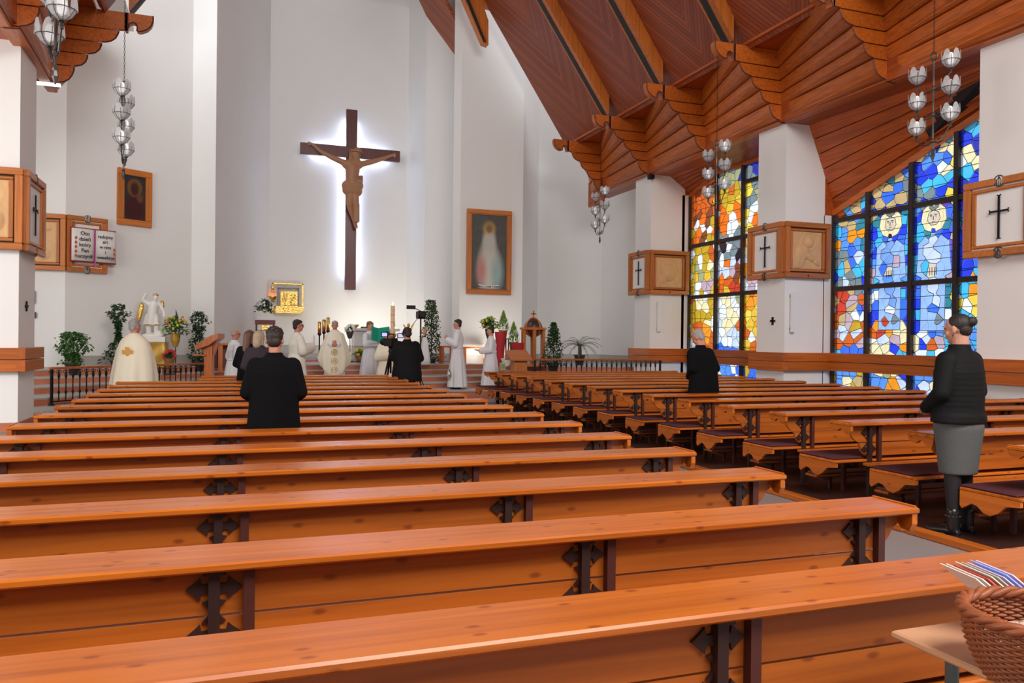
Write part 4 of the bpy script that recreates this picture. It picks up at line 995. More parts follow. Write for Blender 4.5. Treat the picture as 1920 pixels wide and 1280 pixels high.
def coat(t, m_, s, sh, arms, hem, wide=1.0, name='coat', seed=0, collar=True, vox=.012, flare=1.0, quilt=0):
    y = sh[1]; w = wide
    rings = [(hem,.235*w*flare,.165*w*flare,0,1),((hem+1.0)/2,.23*w,.165*w,0,.7),(1.0,.21*w,.15*w,0,.4),(1.15,.215*w,.15*w,y*.5,.2),(1.3,.225*w,.145*w,y*.8,.1),(1.40,.205*w,.115*w,y,0),(sh[2]+.035,.12,.085,y,0)]
    if collar: rings += [(sh[2]+.055,.082,.08,y,0),(sh[2]+.085,.078,.078,y,0)]
    if quilt:
        R2 = []
        for i in range(44):
            z = hem+(1.40-hem)*i/43
            for a, b in zip(rings, rings[1:]):
                if a[0] <= z <= b[0]+1e-6:
                    f = (z-a[0])/(b[0]-a[0]); k = 1+quilt*abs(math.sin(i*PI/3.6)); R2.append((z, (a[1]+(b[1]-a[1])*f)*k, (a[2]+(b[2]-a[2])*f)*k, a[3]+(b[3]-a[3])*f, .1)); break
        rings = R2+[r for r in rings if r[0] > 1.41]
    sl = []
    for k, (el, wr, fd, pn) in zip((-1, 1), arms):
        e, w2 = Vector(el), Vector(wr)
        sl += [((k*.17,y,sh[2]-.05), .08*w, el, .062*w), (el, .062*w, e.lerp(w2, .93), .048*w)]
    return garment(t, name, m_, rings, s, sl, folds=.02, fn=5, seed=seed, voxel=vox)
def trousers(t, m_, s, top=.98):
    m = M()
    for k in (-1, 1): cap(m, (k*.09*s,0,.88*s), .1*s, (k*.1*s,.01,.5*s), .075*s); cap(m, (k*.1*s,.01,.5*s), .075*s, (k*.1*s,0,.12*s), .06*s)
    cap(m, (-.07*s,0,.93*s), .115*s, (.07*s,0,.93*s), .115*s); blob(m, 'trousers', m_, t, .014, 2)
def shoes(t, s, z=0):
    for k in (-1, 1):
        m = M(); cap(m, (k*.1*s,-.04*s,.045*s+z), .043*s, (k*.12*s,.13*s,.035*s+z), .034*s); cap(m, (k*.1*s,-.03*s,.05*s+z), .04*s, (k*.1*s,-.025*s,.1*s+z), .045*s); m.box(k*.11*s-.05*s, k*.11*s+.05*s, -.085*s, .17*s, z+.001, z+.02); blob(m, 'shoe', boot_m, t, .008, 1)
def G(u, v, d, z): p = at(u, v, d=d); return (p.x, p.y, z)
def hgt(u, v, d, z): return (at(u, v, d=d).z-z)*1.75/1.755
# --- woman in black jacket (nearest)
dW = 6.15; x, y, _ = G(1800, 583, dW, 0); 
arms = [((-.26,-.01,1.14), (-.12,.20,1.0), (.7,.5,-.1), (0,-.3,-1)), ((.26,-.01,1.14), (.1,.21,1.0), (-.7,.5,-.1), (0,-.3,-1))]
Hw = at(1800, 583, d=dW).z*.985
t, HR, sh = person('woman standing in black quilted jacket, grey skirt and studded ankle boots', (x, y, .0), -12, Hw, 0, -6, 4, skinA, 'bun', hair_dk, arms, .007)
s = Hw/1.75; coat(t, black_jack, s, sh, arms, .90, 1.06, 'jacket', 1, vox=.009, quilt=.022)
garment(t, 'skirt', grey_skirt, [(.50,.152,.13,0,.2),(.7,.175,.15,0,.2),(.86,.2,.172,0,.2),(.95,.19,.16,0,0),(1.02,.16,.13,0,0)], s, folds=.01, fn=4, voxel=.01)
m = M()
for k in (-1, 1): cap(m, (k*.075*s,0,.6*s), .07*s, (k*.085*s,-.01,.34*s), .056*s); cap(m, (k*.085*s,-.01,.34*s), .056*s, (k*.09*s,-.02,.1*s), .038*s)
blob(m, 'tights', tight_m, t, .009, 1)
for k in (-1, 1):
    m = M(); bx = k*.1*s; cap(m, (bx,-.03,.06), .042, (bx+k*.01,.15,.042), .034); cap(m, (bx,-.025,.07), .044, (bx,-.02,.2), .05); m.box(bx-.045, bx+.045, .02, .17, .001, .03); m.box(bx-.03, bx+.03, -.075, -.015, .001, .06)
    bt = blob(m, 'ankle_boot', boot_m, t, .007, 1)
    st_ = M()
    for q in range(12): a = q*PI/6; st_.ball((bx+.051*math.cos(a), -.02+.051*math.sin(a), .175), .006, 6, 4)
    part('studs', st_, pewter, bt)
part('earring', M().ball((-.088,-.004,-.045), .007, 8, 6).tube([(-.088,-.004,-.045),(-.088,-.004,-.066)], .003, 5).xf(HR), pewter, t)
# --- man in black coat in the middle pews
dM = 6.95; x, y, _ = G(515, 611, dM, 0); Hm = at(515, 611, d=dM).z*.99
t, HR, sh = person('man in long black wool coat seen from behind among the middle pews', (x, y, 0), 5, Hm, .1, 3, 8, skinB, 'short', hair_dk, LOW, .008)
s = Hm/1.75; coat(t, black_m, s, sh, LOW, .45, 1.12, 'coat', 2, vox=.011, flare=1.05); trousers(t, black_m, s); shoes(t, s)
# --- two women beyond him
dB = 12.6; x, y, _ = G(486, 618, dB, 0); Hb = at(486, 618, d=dB).z*.99
t, HR, sh = person('woman with ash blonde hair in dark plum coat beside the lone front man', (x, y, 0), 20, Hb, .1, 20, 5, skinA, 'bob', hair_bl, LOW, .01); s = Hb/1.75; coat(t, plum_m, s, sh, LOW, .6, 1.1, 'coat', 3); trousers(t, black_m, s); shoes(t, s)
dB = 13.4; x, y, _ = G(468, 617, dB, 0); Hb = at(468, 617, d=dB).z*.99
t, HR, sh = person('woman with chestnut hair in black coat, half hidden by the blonde woman', (x, y, 0), 25, Hb, .1, 25, 5, skinA, 'long', hair_br, LOW, .011); s = Hb/1.75; coat(t, black_m, s, sh, LOW, .6, 1.02, 'coat', 4); trousers(t, black_m, s); shoes(t, s)
# --- old man among the right pews
dO = 11.7; x, y, _ = G(1320, 627, dO, 0); Ho = at(1320, 627, d=dO).z*1.04
t, HR, sh = person('grey-haired man in black coat with bowed head among the right pews', (x, y, .03), -15, Ho, .55, -20, 28, skinB, 'gray', hair_gr, LOW, .01); s = Ho/1.75; coat(t, black_m, s, sh, LOW, .5, 1.22, 'coat', 5); trousers(t, black_m, s); shoes(t, s)
# --- bald man in white alb
dd = 17.4; x, y, _ = G(438, 615, dd, 0); Hh = at(438, 615, d=dd).z*.99
t, HR, sh = person('balding man in white alb and glasses beside the tall wooden lectern', (x, y, 0), 70, Hh, .15, 12, 0, skinB, 'fringe', hair_gr, LOW, .011); s = Hh/1.75; alb(t, alb_m, s, sh, LOW, seed=1); glasses(t, HR); shoes(t, s)
# --- priest in cream cope, seen from behind
dd = 13.6; x, y, _ = G(252, 597, dd, 0); Hh = at(252, 597, d=dd).z*.99
t, HR, sh = person('grey-haired priest in cream cope with orange cross on its back', (x, y, 0), 15, Hh, .1, 28, 0, skinB, 'gray', hair_gr, CLASP, .01); s = Hh/1.75
garment(t, 'cope', cream_m, [(.03,.43,.34,.0,1.2),(.4,.41,.32,.0,1),(.8,.37,.29,.02,.7),(1.05,.335,.25,.03,.4),(1.25,.285,.20,.02,.15),(1.38,.232,.145,.01,.04),(1.46,.15,.11,0,0),(1.52,.075,.075,0,0)], s, folds=.045, fn=8, voxel=.013)
cz = 1.2*s; part('cross_emblem', M().prism([(-.018,-.14),(.018,-.14),(.03,-.03),(.085,-.035),(.085,.035),(.03,.03),(.03,.085),(-.03,.085),(-.03,.03),(-.085,.035),(-.085,-.035),(-.03,-.03)], 'Y', -.012, 0), orange_print, t, loc=(-.03, -.205*s, cz)).rotation_euler = (.23, 0, 0)
shoes(t, s)
# --- priest with a candle
dd = 17.0; z0 = .2; x, y, _ = G(556, 598, dd, 0); Hh = (at(556, 598, d=dd).z-z0)*.99
arm = [((-.25,.05,1.15), (-.05,.30,1.18), (.5,.6,.3), (.8,-.3,0)), ((.25,.05,1.15), (.06,.30,1.2), (-.4,.6,.4), (-.8,-.3,0))]
t, HR, sh = person('priest in ivory vestment and glasses holding a lit white candle', (x, y, 0), 75, Hh+z0, .1, 8, 0, skinB, 'short', hair_dk, arm, .011); s = (Hh+z0)/1.75; alb(t, ivory_m, s, sh, arm, wide=1.12, seed=2, belt=False, slv=.1); glasses(t, HR); shoes(t, s)
part('stole', M().box(-.04, .04, .165, .185, .5, 1.35), gold_print, t)
th = math.radians(75); cx_, cy_ = .0*s, .37*s
wx, wy = x+math.cos(-th)*cx_-math.sin(-th)*cy_, y+math.sin(-th)*cx_+math.cos(-th)*cy_
c = thing('candle', 'thin white candle held by the priest with glasses', 'candle', (wx, wy, 1.14*s)); part('wax', M().lathe([(.02,0),(.02,.3),(.012,.31)], n=12), mat('white wax', (.85,.84,.8,1), .4), c); part('wick', M().tube([(0,0,.31),(0,0,.335)], .003, 5), black_iron, c)
# --- central priest in chasuble
dd = 20.0; z0 = .0; x, y, _ = G(628, 601, dd, 0); Hh = at(628, 601, d=dd).z*.99
t, HR, sh = person('central priest in cream chasuble with folded hands facing the pews', (x, y, .2), 188, Hh-.2, 0, 0, 2, skinB, 'gray', hair_gr, CLASP, .011); s = (Hh-.2)/1.75; alb(t, alb_m, s, sh, CLASP, seed=3)
R = []
for j, (z, rx, ry) in enumerate([(1.53,.07,.07),(1.47,.12,.10),(1.41,.205,.14),(1.25,.27,.20),(1.05,.34,.25),(.8,.42,.27),(.45,.37,.27),(.22,.33,.27)]):
    ring = []
    for i in range(64):
        a = i*2*PI/64; w = 1+.05*(j/7)*math.sin(9*a)+.02*math.sin(17*a+1); side = abs(math.cos(a))**1.5
        zz = z+(.62-z)*side*.95 if z < .62 else z
        ring.append((rx*w*math.cos(a)*s, (.02+ry*w*math.sin(a))*s, zz*s))
    R.append(ring)
o = part('chasuble', M().loft(R, False), cream_m, t, True); sd = o.modifiers.new('thickness', 'SOLIDIFY'); sd.thickness = .012; sd.offset = 1
for z in (.95, .72, .5): part('embroidery', M().prism([(0,-.07),(.05,0),(0,.07),(-.05,0)], 'Y', 0, .004).torus((0,.004,0), .075, .006, 'Y', 16, 4), gold_print, t, loc=(0, .31*s, z*s))
# the priest's hands come out through the front of the chasuble
h = M()
for k in (-1, 1):
    w = Vector((k*.035, .30, 1.13)); cap(h, w*s, .034*s, (w+Vector((-k*.01,.03,.03)))*s, .034*s)
    for q in range(4): a = w+Vector((-k*.012+k*.0,.035,.03-q*.018)); cap(h, a*s, .011*s, (a+Vector((-k*.035,.022,.03)))*s, .009*s)
    cap(h, (w+Vector((k*.0,.02,.035)))*s, .012*s, (w+Vector((-k*.02,.03,.075)))*s, .009*s)
blob(h, 'hands', skinB, t, .007, 1)
# --- server with green folder
dd = 20.8; x, y, _ = G(693, 602, dd, 0); Hh = at(693, 602, d=dd).z*.99-.2
arm = [((-.26,.05,1.17), (-.1,.33,1.2), (.5,.4,.5), (0,-1,.3)), ((.26,.05,1.17), (.1,.33,1.2), (-.5,.4,.5), (0,-1,.3))]
t, HR, sh = person('fair-haired altar server in white alb holding up a green folder', (x, y, .2), 135, Hh, 0, 0, 12, skinA, 'short', hair_lb, arm, .011); s = Hh/1.75; alb(t, alb_m, s, sh, arm, wide=1.05, seed=4); shoes(t, s)
p = at(708, 626, d=20.35); th = math.radians(145)
fo = thing('folder', 'bright green open folder held by the fair-haired server', 'folder', tuple(p), -th); green = mat('green card', (0, .42, .27, 1), .5)
for k in (-1, 1): part('cover', M().loft([[(0,0,-.2),(0,.008,-.2),(0,.008,.15),(0,0,.15)], [(k*.32,.1,-.16),(k*.32,.108,-.16),(k*.32,.108,.2),(k*.32,.1,.2)]]), green, fo)
# --- person in cream behind the video camera
dd = 19.0; x, y, _ = G(726, 621, dd, 0); Hh = at(726, 621, d=dd).z*.99
t, HR, sh = person('person in cream vestment mostly hidden behind the video camera', (x, y, .0), 175, Hh, 0, 0, 0, skinB, 'short', hair_dk, CLASP, .012); s = Hh/1.75; alb(t, cream_m, s, sh, CLASP, wide=1.15, seed=5, belt=False, slv=.1); shoes(t, s)
# --- cameraman
dd = 15.6; x, y, _ = G(764, 612, dd, 0); Hh = at(764, 612, d=dd).z*.99
arm = [((-.27,.08,1.14), (-.2,.34,1.28), (.2,.9,.2), (.6,0,-.4)), ((.28,.03,1.12), (.15,.26,1.1), (-.3,.9,0), (-.6,0,-.4))]
t, HR, sh = person('cameraman in black hooded jacket standing behind a video camera on tripod', (x, y, 0), -2, Hh, .15, -12, 0, skinB, 'short', hair_dk, arm, .01); s = Hh/1.75
e = M(); e.ball((0,-.05*s,1.42*s), (.12*s,.08*s,.06*s), 16, 8); o = coat(t, black_jack, s, sh, arm, .66, 1.33, 'jacket', 6); part('hood', e, black_jack, t, True); trousers(t, black_m, s); shoes(t, s)
hp = M().torus((0,-.005,.03), .092, .008, 'Y', 20, 6)
for k in (-1, 1): hp.ball((k*.09,-.005,0), (.018,.034,.036), 10, 8)
part('headphones', hp.xf(HR), black_iron, t)
# video camera on tripod
dd = 16.2; p = at(733, 629, d=dd)
vc = thing('tripod', 'black tripod carrying the video camera in the aisle', 'tripod', (p.x, p.y, 0)); zt_ = p.z-.22
part('head', M().lathe([(.03,zt_-.16),(.05,zt_-.1),(.04,zt_-.04),(.06,zt_)], n=12), black_iron, vc)
part('column', M().tube([(0,0,zt_-.55),(0,0,zt_-.1)], .02, 8), black_iron, vc)
for a in (100, 215, 330):
    c_, s_ = math.cos(math.radians(a)), math.sin(math.radians(a)); part('leg', M().tube([(.03*c_,.03*s_,zt_-.16),(.18*c_,.18*s_,zt_*.5),(.27*c_,.27*s_,0.01)], [.022,.018,.014], 8), black_iron, vc)
cmr = thing('video_camera', 'black shoulder video camera with lit flip screens on a tripod', 'video camera', (p.x, p.y, zt_+.001), .25)
part('camera_body', M().bbox(-.07, .07, -.18, .2, 0, .17, .015), black_iron, cmr); part('lens', M().lathe([(.055,.2),(.06,.22),(.06,.32),(.075,.33),(.075,.38),(.05,.37)], (0,0,.09), 16, 'Y'), black_iron, cmr)
part('handle', M().tube([(0,-.15,.17),(0,-.13,.25),(0,.13,.25),(0,.17,.17)], .014, 8), black_iron, cmr); scr = mat('lit screen', (.4,.4,.8,1), .3, emit=(.35,.38,.85,1), estr=.9)
for dx, dz in ((-.19, .2), (.17, .18)): b_o = part('flip_screen', M().bbox(dx-.07, dx+.07, -.1, -.085, dz-.01, dz+.09, .004), black_iron, cmr); part('display', M().box(dx-.055, dx+.055, -.104, -.1005, dz+.005, dz+.075), scr, b_o)
# second camera on tall stand by the ivy
dd = 18.5; p = at(789, 588, d=dd)
st2 = thing('camera_stand', 'tall black light stand with small camera in front of the big ivy', 'camera stand', (p.x, p.y, .0)); part('pole', M().tube([(0,0,0.02),(0,0,p.z-.1)], .018, 8), black_iron, st2)
for a in (30, 150, 270): part('leg', M().tube([(0,0,.6),(.3*math.cos(math.radians(a)),.3*math.sin(math.radians(a)),0.01)], .011, 6), black_iron, st2)
part('camera_body', M().bbox(-.09,.09,-.12,.12,p.z-.12,p.z+.06,.015).lathe([(.05,-.25),(.075,-.24),(.075,-.1)], (0,0,p.z-.03), 14, 'Y'), black_iron, st2); part('monitor', M().bbox(-.34,-.13,-.02,.0,p.z+.1,p.z+.19,.005).tube([(-.13,0,p.z+.12),(0,0,p.z+.06)], .01, 6), black_iron, st2)
part('cable', M().tube([(-.08,0,p.z-.12),(-.22,0,p.z-.3),(-.32,.02,p.z-.75),(-.1,.03,p.z-1.1)], .007, 5), black_iron, st2)
# --- tall server
dd = 22.0; x, y, _ = G(858, 598, dd, 0); z0 = .2; Hh = (at(858, 598, d=dd).z-z0)*.99
y = min(y, 19.85); 
def onstep(u, vtop, Y, z):   # place at a given Y
    p = at(u, vtop, Y=Y); return (p.x, p.y, z), (p.z-z)*.99
loc, Hh = onstep(859, 598, 19.6, .2)
arm = [((-.25,.03,1.15), (-.04,.27,1.24), (.1,.3,.9), (1,0,0)), ((.25,.03,1.15), (.04,.27,1.24), (-.1,.3,.9), (-1,0,0))]
t, HR, sh = person('tall dark-haired altar server in white alb with folded hands on the steps', loc, -68, Hh, 0, -5, 0, skinA, 'short', hair_dk, arm, .011); s = Hh/1.75; alb(t, alb_m, s, sh, arm, wide=1.0, seed=6); shoes(t, s)
cs = thing('thurible', 'silver censer hanging on chains from the tall server', 'censer', tuple(at(842, 708, Y=19.3))); sil = mat('silver', (.6,.58,.52,1), .3, metal=.9)
part('bowl', M().lathe([(.03,-.06),(.05,-.05),(.02,-.03),(.06,.0),(.07,.05),(.075,.06)], n=12), sil, cs); part('lid', M().lathe([(.075,.06),(.06,.09),(.055,.14),(.03,.18),(.035,.2),(.01,.26)], n=12), sil, cs)
part('chain', M().tube([(.05,0,.08),(.0,.0,.3),(.15,.1,.95)], .004, 4).tube([(-.05,0,.08),(0,0,.3)], .004, 4), sil, cs)
# --- younger server
loc, Hh = onstep(921, 612, 19.3, .2)
arm = [((-.25,.03,1.12), (-.08,.30,1.08), (.3,.8,0), (0,0,1)), ((.25,.03,1.12), (.08,.30,1.08), (-.3,.8,0), (0,0,1))]
t, HR, sh = person('young dark-haired altar server in white alb carrying a small dish', loc, -75, Hh, 0, 0, 5, skinA, 'short', hair_dk, arm, .011); s = Hh/1.75; alb(t, alb_m, s, sh, arm, wide=1.1, seed=7); shoes(t, s)
part('dish', M().lathe([(.02,0),(.06,.01),(.07,.03),(.066,.03),(.02,.012)], (0,.40*s,1.085*s), 14), sil, t)
# ================================================================ PLANTS
def leafmat(n, c): return mat(n, c, .45, noise=.35, nscale=3, spec=.3)
lf_dark = leafmat('ivy leaf dark', (.028, .075, .022, 1)); lf_mid = leafmat('ivy leaf', (.05, .14, .03, 1)); lf_lime = leafmat('lime leaf', (.20, .38, .03, 1)); lf_grey = leafmat('palm frond', (.13, .16, .09, 1))
pot_m = mat('dark pot', (.02, .015, .015, 1), .4); pot_cu = mat('copper pot', (.35, .17, .07, 1), .35, metal=.5); stem_m = mat('stem brown', (.08, .045, .02, 1), .8)
pinkf = mat('pink petals', (.6, .16, .1, 1), .6); whitef = mat('white petals', (.8, .8, .78, 1), .6); yellowf = mat('yellow petals', (.75, .5, .05, 1), .6); redf = mat('red petals', (.5, .02, .03, 1), .5)
def leaves(m, pts, size, rn, asp=.62, droop=.3):
    for p in pts:
        a, e = rn.uniform(0, 2*PI), rn.uniform(-.9, .5); s = size*rn.uniform(.65, 1.25)
        d = Vector((math.cos(a)*math.cos(e), math.sin(a)*math.cos(e), math.sin(e)-droop)).normalized(); w = d.cross(Vector((rn.uniform(-1,1), rn.uniform(-1,1), 1))).normalized(); n = w.cross(d).normalized(); p = Vector(p)
        m.add([p, p+d*s*.35+w*s*asp*.5+n*s*.08, p+d*s, p+d*s*.35-w*s*asp*.5+n*s*.08, p+d*s*.4-n*s*.05], [(0,1,4),(1,2,4),(2,3,4),(3,0,4)])
def plant(name, label, cat, u, vt, vb, wpx, d, z0, lm=None, n=700, size=.075, shape='column', pot=True, seed=1):
    p = at(u, vt, d=d); H = p.z-z0; W_ = wpx*d/FPX/2; t = thing(name, label, cat, (p.x, p.y, z0)); rn = random.Random(seed); pts = []
    prof = {'column': lambda f: .75+.3*math.sin(f*9+seed) if f < .8 else 1.0-(f-.8)*2.6, 'cone': lambda f: 1.02*(1-f)**.7+.05, 'bush': lambda f: math.sin(PI*(.12+.8*f)), 'ragged': lambda f: (.55+.5*math.sin(f*6.5+1.2)) if f < .9 else .35, 'taper': lambda f: (1-f)*.62+.32}[shape]
    zb = .24 if pot else .02
    for _ in range(n):
        f = rn.random()**.92; a = rn.uniform(0, 2*PI); r = W_*max(.08, prof(f))*(rn.uniform(.45, 1.0))*(1+.18*math.sin(3*a+f*11+seed)); pts.append((r*math.cos(a), r*math.sin(a), zb+(H-zb)*f+.0))
    m = M(); leaves(m, pts, size, rn); o = part('foliage', m, lm or lf_dark, t); o['kind'] = 'stuff'
    part('stem', M().tube([(0,0,.1),(.02,.01,H*.5),(-.01,0,H*.86)], .015, 6), stem_m, t)
    if pot: part('pot', M().lathe([(.10,0),(.15,.24),(.165,.24),(.165,.27),(.14,.27),(.13,.2)], n=18), pot_m, t)
    return t
plant('ivy', 'bushy bright ivy climbing low against the left wall behind the railing', 'plant', 137, 622, 690, 62, 17.2, .61, lf_mid, 900, .085, 'column', True, 3)
plant('ivy', 'tall ragged ivy behind the cope priest beside the angel statue', 'plant', 222, 570, 690, 58, 18.2, .61, lf_dark, 900, .085, 'ragged', True, 5)
plant('ivy', 'narrow column of dark ivy behind the tall wooden lectern', 'plant', 373, 583, 690, 38, 19.6, .61, lf_dark, 900, .08, 'column', True, 6)
plant('ivy', 'very tall dark ivy pyramid left of the tall altar server', 'plant', 809, 562, 670, 52, 23.6, .61, lf_dark, 1500, .08, 'taper', True, 8)
plant('ivy', 'green ivy cone between the wooden font and the potted palm', 'plant', 1038, 604, 690, 44, 20.6, .61, lf_dark, 900, .08, 'cone', True, 9)
# palm
p = at(1087, 640, d=23.2); t = thing('potted_palm', 'small feathery palm in black pot by the right wall', 'plant', (p.x, p.y, .75)); rn = random.Random(4)
part('pot', M().lathe([(.11,0),(.16,.26),(.175,.26),(.175,.30),(.15,.30),(.14,.22)], n=18), pot_m, t); part('trunk', M().tube([(0,0,.2),(.01,0,.42),(0,0,.58)], [.06,.055,.045], 10), stem_m, t)
for k in range(22):
    a = k*2.4; e = rn.uniform(.15, 1.25); L_ = rn.uniform(.55, .85); m = M(); prev = Vector((0,0,.56)); pts = [prev]
    for i in range(1, 9):
        ee = e-i*.19; prev = prev+Vector((math.cos(a)*math.cos(ee), math.sin(a)*math.cos(ee), math.sin(ee)))*L_/8; pts.append(prev)
    m.tube(pts, .005, 4); sd = Vector((-math.sin(a), math.cos(a), 0))
    for i in range(1, 9):
        for q in (0, .5):
            b = pts[i-1].lerp(pts[i], q); dr = (pts[i]-pts[i-1]).normalized()
            for k2 in (-1, 1): tip = b+(sd*k2*.8+dr*.7-Vector((0,0,.25)))*.14*(1-i*.06); m.add([b, b+dr*.012, tip], [(0,1,2)])
    part('frond', m, lf_grey, t)
# small conifers in copper pots, bouquets
def conifer(label, u, vt, vb, d, seed):
    p = at(u, vt, d=d); zb = at(u, vb, d=d).z; H = p.z-zb; t = thing('potted_conifer', label, 'plant', (p.x, p.y, zb)); rn = random.Random(seed); pts = []
    for _ in range(600):
        f = rn.random(); a = rn.uniform(0, 2*PI); r = .17*(1-f)**.8*rn.uniform(.5, 1)+.01; pts.append((r*math.cos(a), r*math.sin(a), .22+(H-.22)*f))
    m = M()
    for q in pts: Q = Vector(q); dr = Vector((Q.x, Q.y, .16)).normalized()*.07; sdv = dr.cross(Vector((0,0,1))).normalized()*.008; m.add([Q-sdv, Q+sdv, Q+dr], [(0,1,2)]); m.add([Q-Vector((0,0,.008)), Q+Vector((0,0,.008)), Q+dr], [(0,1,2)])
    part('foliage', m, lf_lime, t)['kind'] = 'stuff'; part('pot', M().lathe([(.09,0),(.12,.2),(.135,.2),(.135,.23),(.11,.23)], n=16), pot_cu, t); return zb
def pedestal(label, u, d, z0, z1, w, m_, name='pedestal', cat='stand'):
    p = at(u, 640, d=d); t = thing(name, label, cat, (p.x, p.y, z0)); part('top', M().bbox(-w, w, -w, w, z1-z0-.03, z1-z0, .004), m_, t)
    for a in (-1, 1):
        for b in (-1, 1): part('leg', M().box(a*w*.8-.015, a*w*.8+.015, b*w*.8-.015, b*w*.8+.015, 0, z1-z0-.03), m_, t)
zb = conifer('tall lime conifer in copper pot on the upper flower stand', 944, 585, 634, 22.4, 1); pedestal('iron stand under the taller lime conifer', 944, 22.4, .75, zb-.001, .14, brown_iron)
zb = conifer('shorter lime conifer in copper pot on the lower flower stand', 963, 606, 656, 22.2, 2); pedestal('iron stand under the shorter lime conifer', 963, 22.2, .75, zb-.001, .14, brown_iron)
def bouquet(name, label, u, v, rpx, d, zfloor, mats, stand=None, n=160, size=.09, seed=1):
    p = at(u, v, d=d); r = rpx*d/FPX; t = thing(name, label, 'flowers', (p.x, p.y, zfloor)); rn = random.Random(seed); h = p.z-zfloor
    m = M(); pts = []
    for _ in range(n): a, e = rn.uniform(0, 2*PI), rn.uniform(-.5, 1.4); q = rn.uniform(.3, .95)*r; pts.append((q*math.cos(a)*math.cos(e), q*math.sin(a)*math.cos(e), h+q*math.sin(e)))
    leaves(m, pts, size, rn, .35, 0); part('foliage', m, mats[0], t)['kind'] = 'stuff'
    fl = [M() for _ in mats[1:]]
    for k in range(36):
        a, e = rn.uniform(0, 2*PI), rn.uniform(-.2, 1.45); q = rn.uniform(.8, 1.08)*r; c = (q*math.cos(a)*math.cos(e), q*math.sin(a)*math.cos(e), h+q*math.sin(e)); fl[k % len(fl)].ball(c, (.03, .03, .04), 7, 5)
    for i, f in enumerate(fl): part('blossoms', f, mats[1+i], t)['kind'] = 'stuff'
    if stand: part('vase', M().lathe([(.05,h-r*1.0-.12),(.1,h-r*.9),(.12,h-r*.3),(.1,h-r*.3)], n=16), stand, t); part('stand', M().tube([(0,0,0),(.01,0,h*.4),(0,0,h-r-.08)], .012, 6).lathe([(.14,0),(.14,.02),(.02,.03)], n=14), black_iron, t)
    return t
bouquet('flower_arrangement', 'pink and lime flower arrangement on thin iron stand by the angel', 329, 617, 24, 18.9, .61, (lf_mid, pinkf, yellowf, lf_lime), gold_matte, 240, .12, 2)
q = at(329, 583, d=18.9); part('tall_leaf', M().loft([[(x*.06*w,0,z),(x*.06*w,.004,z)][::1]+[(x*.0,.0,z),(x*.0,-.004,z)] for x, w, z in ((1,.4,.0),(1,1,.2),(1,.7,.38),(1,.05,.5))]), lf_dark, bpy.data.objects['flower_arrangement'], loc=(0,0,q.z-.61-.45))
bouquet('lily_bouquet', 'yellow and green bouquet above the red foil wrapped pots', 917, 611, 17, 22.6, .75, (lf_mid, yellowf, lf_lime), pewter, 200, .13, 3)
bouquet('altar_flowers', 'white and dark green flowers on the small side table under the tabernacle', 497, 578, 19, 23.2, .76, (lf_dark, whitef), None, 260, .12, 4)
bouquet('orchid', 'white orchids beside the central priest', 656, 618, 9, 23.5, .75, (lf_mid, whitef), pewter, 50, .12, 5)
bouquet('low_plant', 'yellow green plant on the floor before the altar', 675, 664, 10, 23.6, .75, (lf_mid, yellowf, lf_lime), pot_cu, 90, .12, 6)
# side table under altar flowers
p = at(497, 603, d=23.2); t = thing('side_table', 'small dark red side table with white cloth under the white flowers', 'table', (p.x, p.y, .75)); zt2 = at(500, 597, d=23.2).z-.75
part('top_cloth', M().bbox(-.30,.30,-.2,.2,zt2-.05,zt2,.006), alb_m, t); part('apron', M().box(-.28,.28,-.18,.18,zt2-.18,zt2-.05), mat('dark red wood', (.16,.02,.015,1), .4), t)
for a in (-.24,.24):
    for b in (-.15,.15): part('leg', M().box(a-.02,a+.02,b-.02,b+.02,0,zt2-.18), brown_iron, t)
part('shelf', M().bbox(-.26,.26,-.17,.17,zt2-.36,zt2-.34,.004), band_woodX, t); part('gold_panel', M().box(-.1,.1,-.19,-.17,zt2-.33,zt2-.19), gold, t)
# red wrapped pots and boxes
for u, v0, v1, w, m_, nm, lb, ct in ((938, 622, 668, .16, redf, 'foil_wrapped_pot', 'tall red foil wrap standing behind the young server', 'flower pot'), (949, 642, 655, .17, redf, 'red_gift_pot', 'bright red wrapped flower pot beside the young server', 'flower pot'), (941, 671, 677, .15, whitef, 'white_bowl', 'white bowl on the top step beside the right lectern', 'bowl')):
    p0, p1 = at(u, v1, d=21.9), at(u, v0, d=21.9); z0 = max(.751, p0.z); t = thing(nm, lb, ct, (p0.x+(.22 if nm == 'red_gift_pot' else 0), p0.y-(.35 if nm != 'foil_wrapped_pot' else 0), .751)); h = p1.z-.751
    part('wrap', M().lathe([(w*.5,0),(w*.75,h*.5),(w,h),(w*.85,h-.02),(w*.6,h*.5)], n=14), m_, t)
p = at(942, 687, d=20.6); t = thing('donation_box', 'small pale yellow box with a text notice on the step', 'box', (p.x, p.y, at(942, 694, d=20.6).z)); part('panel', M().bbox(-.07,.07,-.05,.05,0,.2,.004), mat('pale yellow card', (.6,.55,.3,1), .6), t); part('notice', M().box(-.05,.05,-.054,-.051,.05,.16), mat('notice green', (.3,.4,.2,1), .7), t)
# ================================================================ SANCTUARY FURNITURE
fw, fwX = frame_wood, frame_woodX; red_wood = wood('reddish pine', (.55, .15, .025, 1), (.2, .04, .01, 1), 'Z', .35, knots=False)
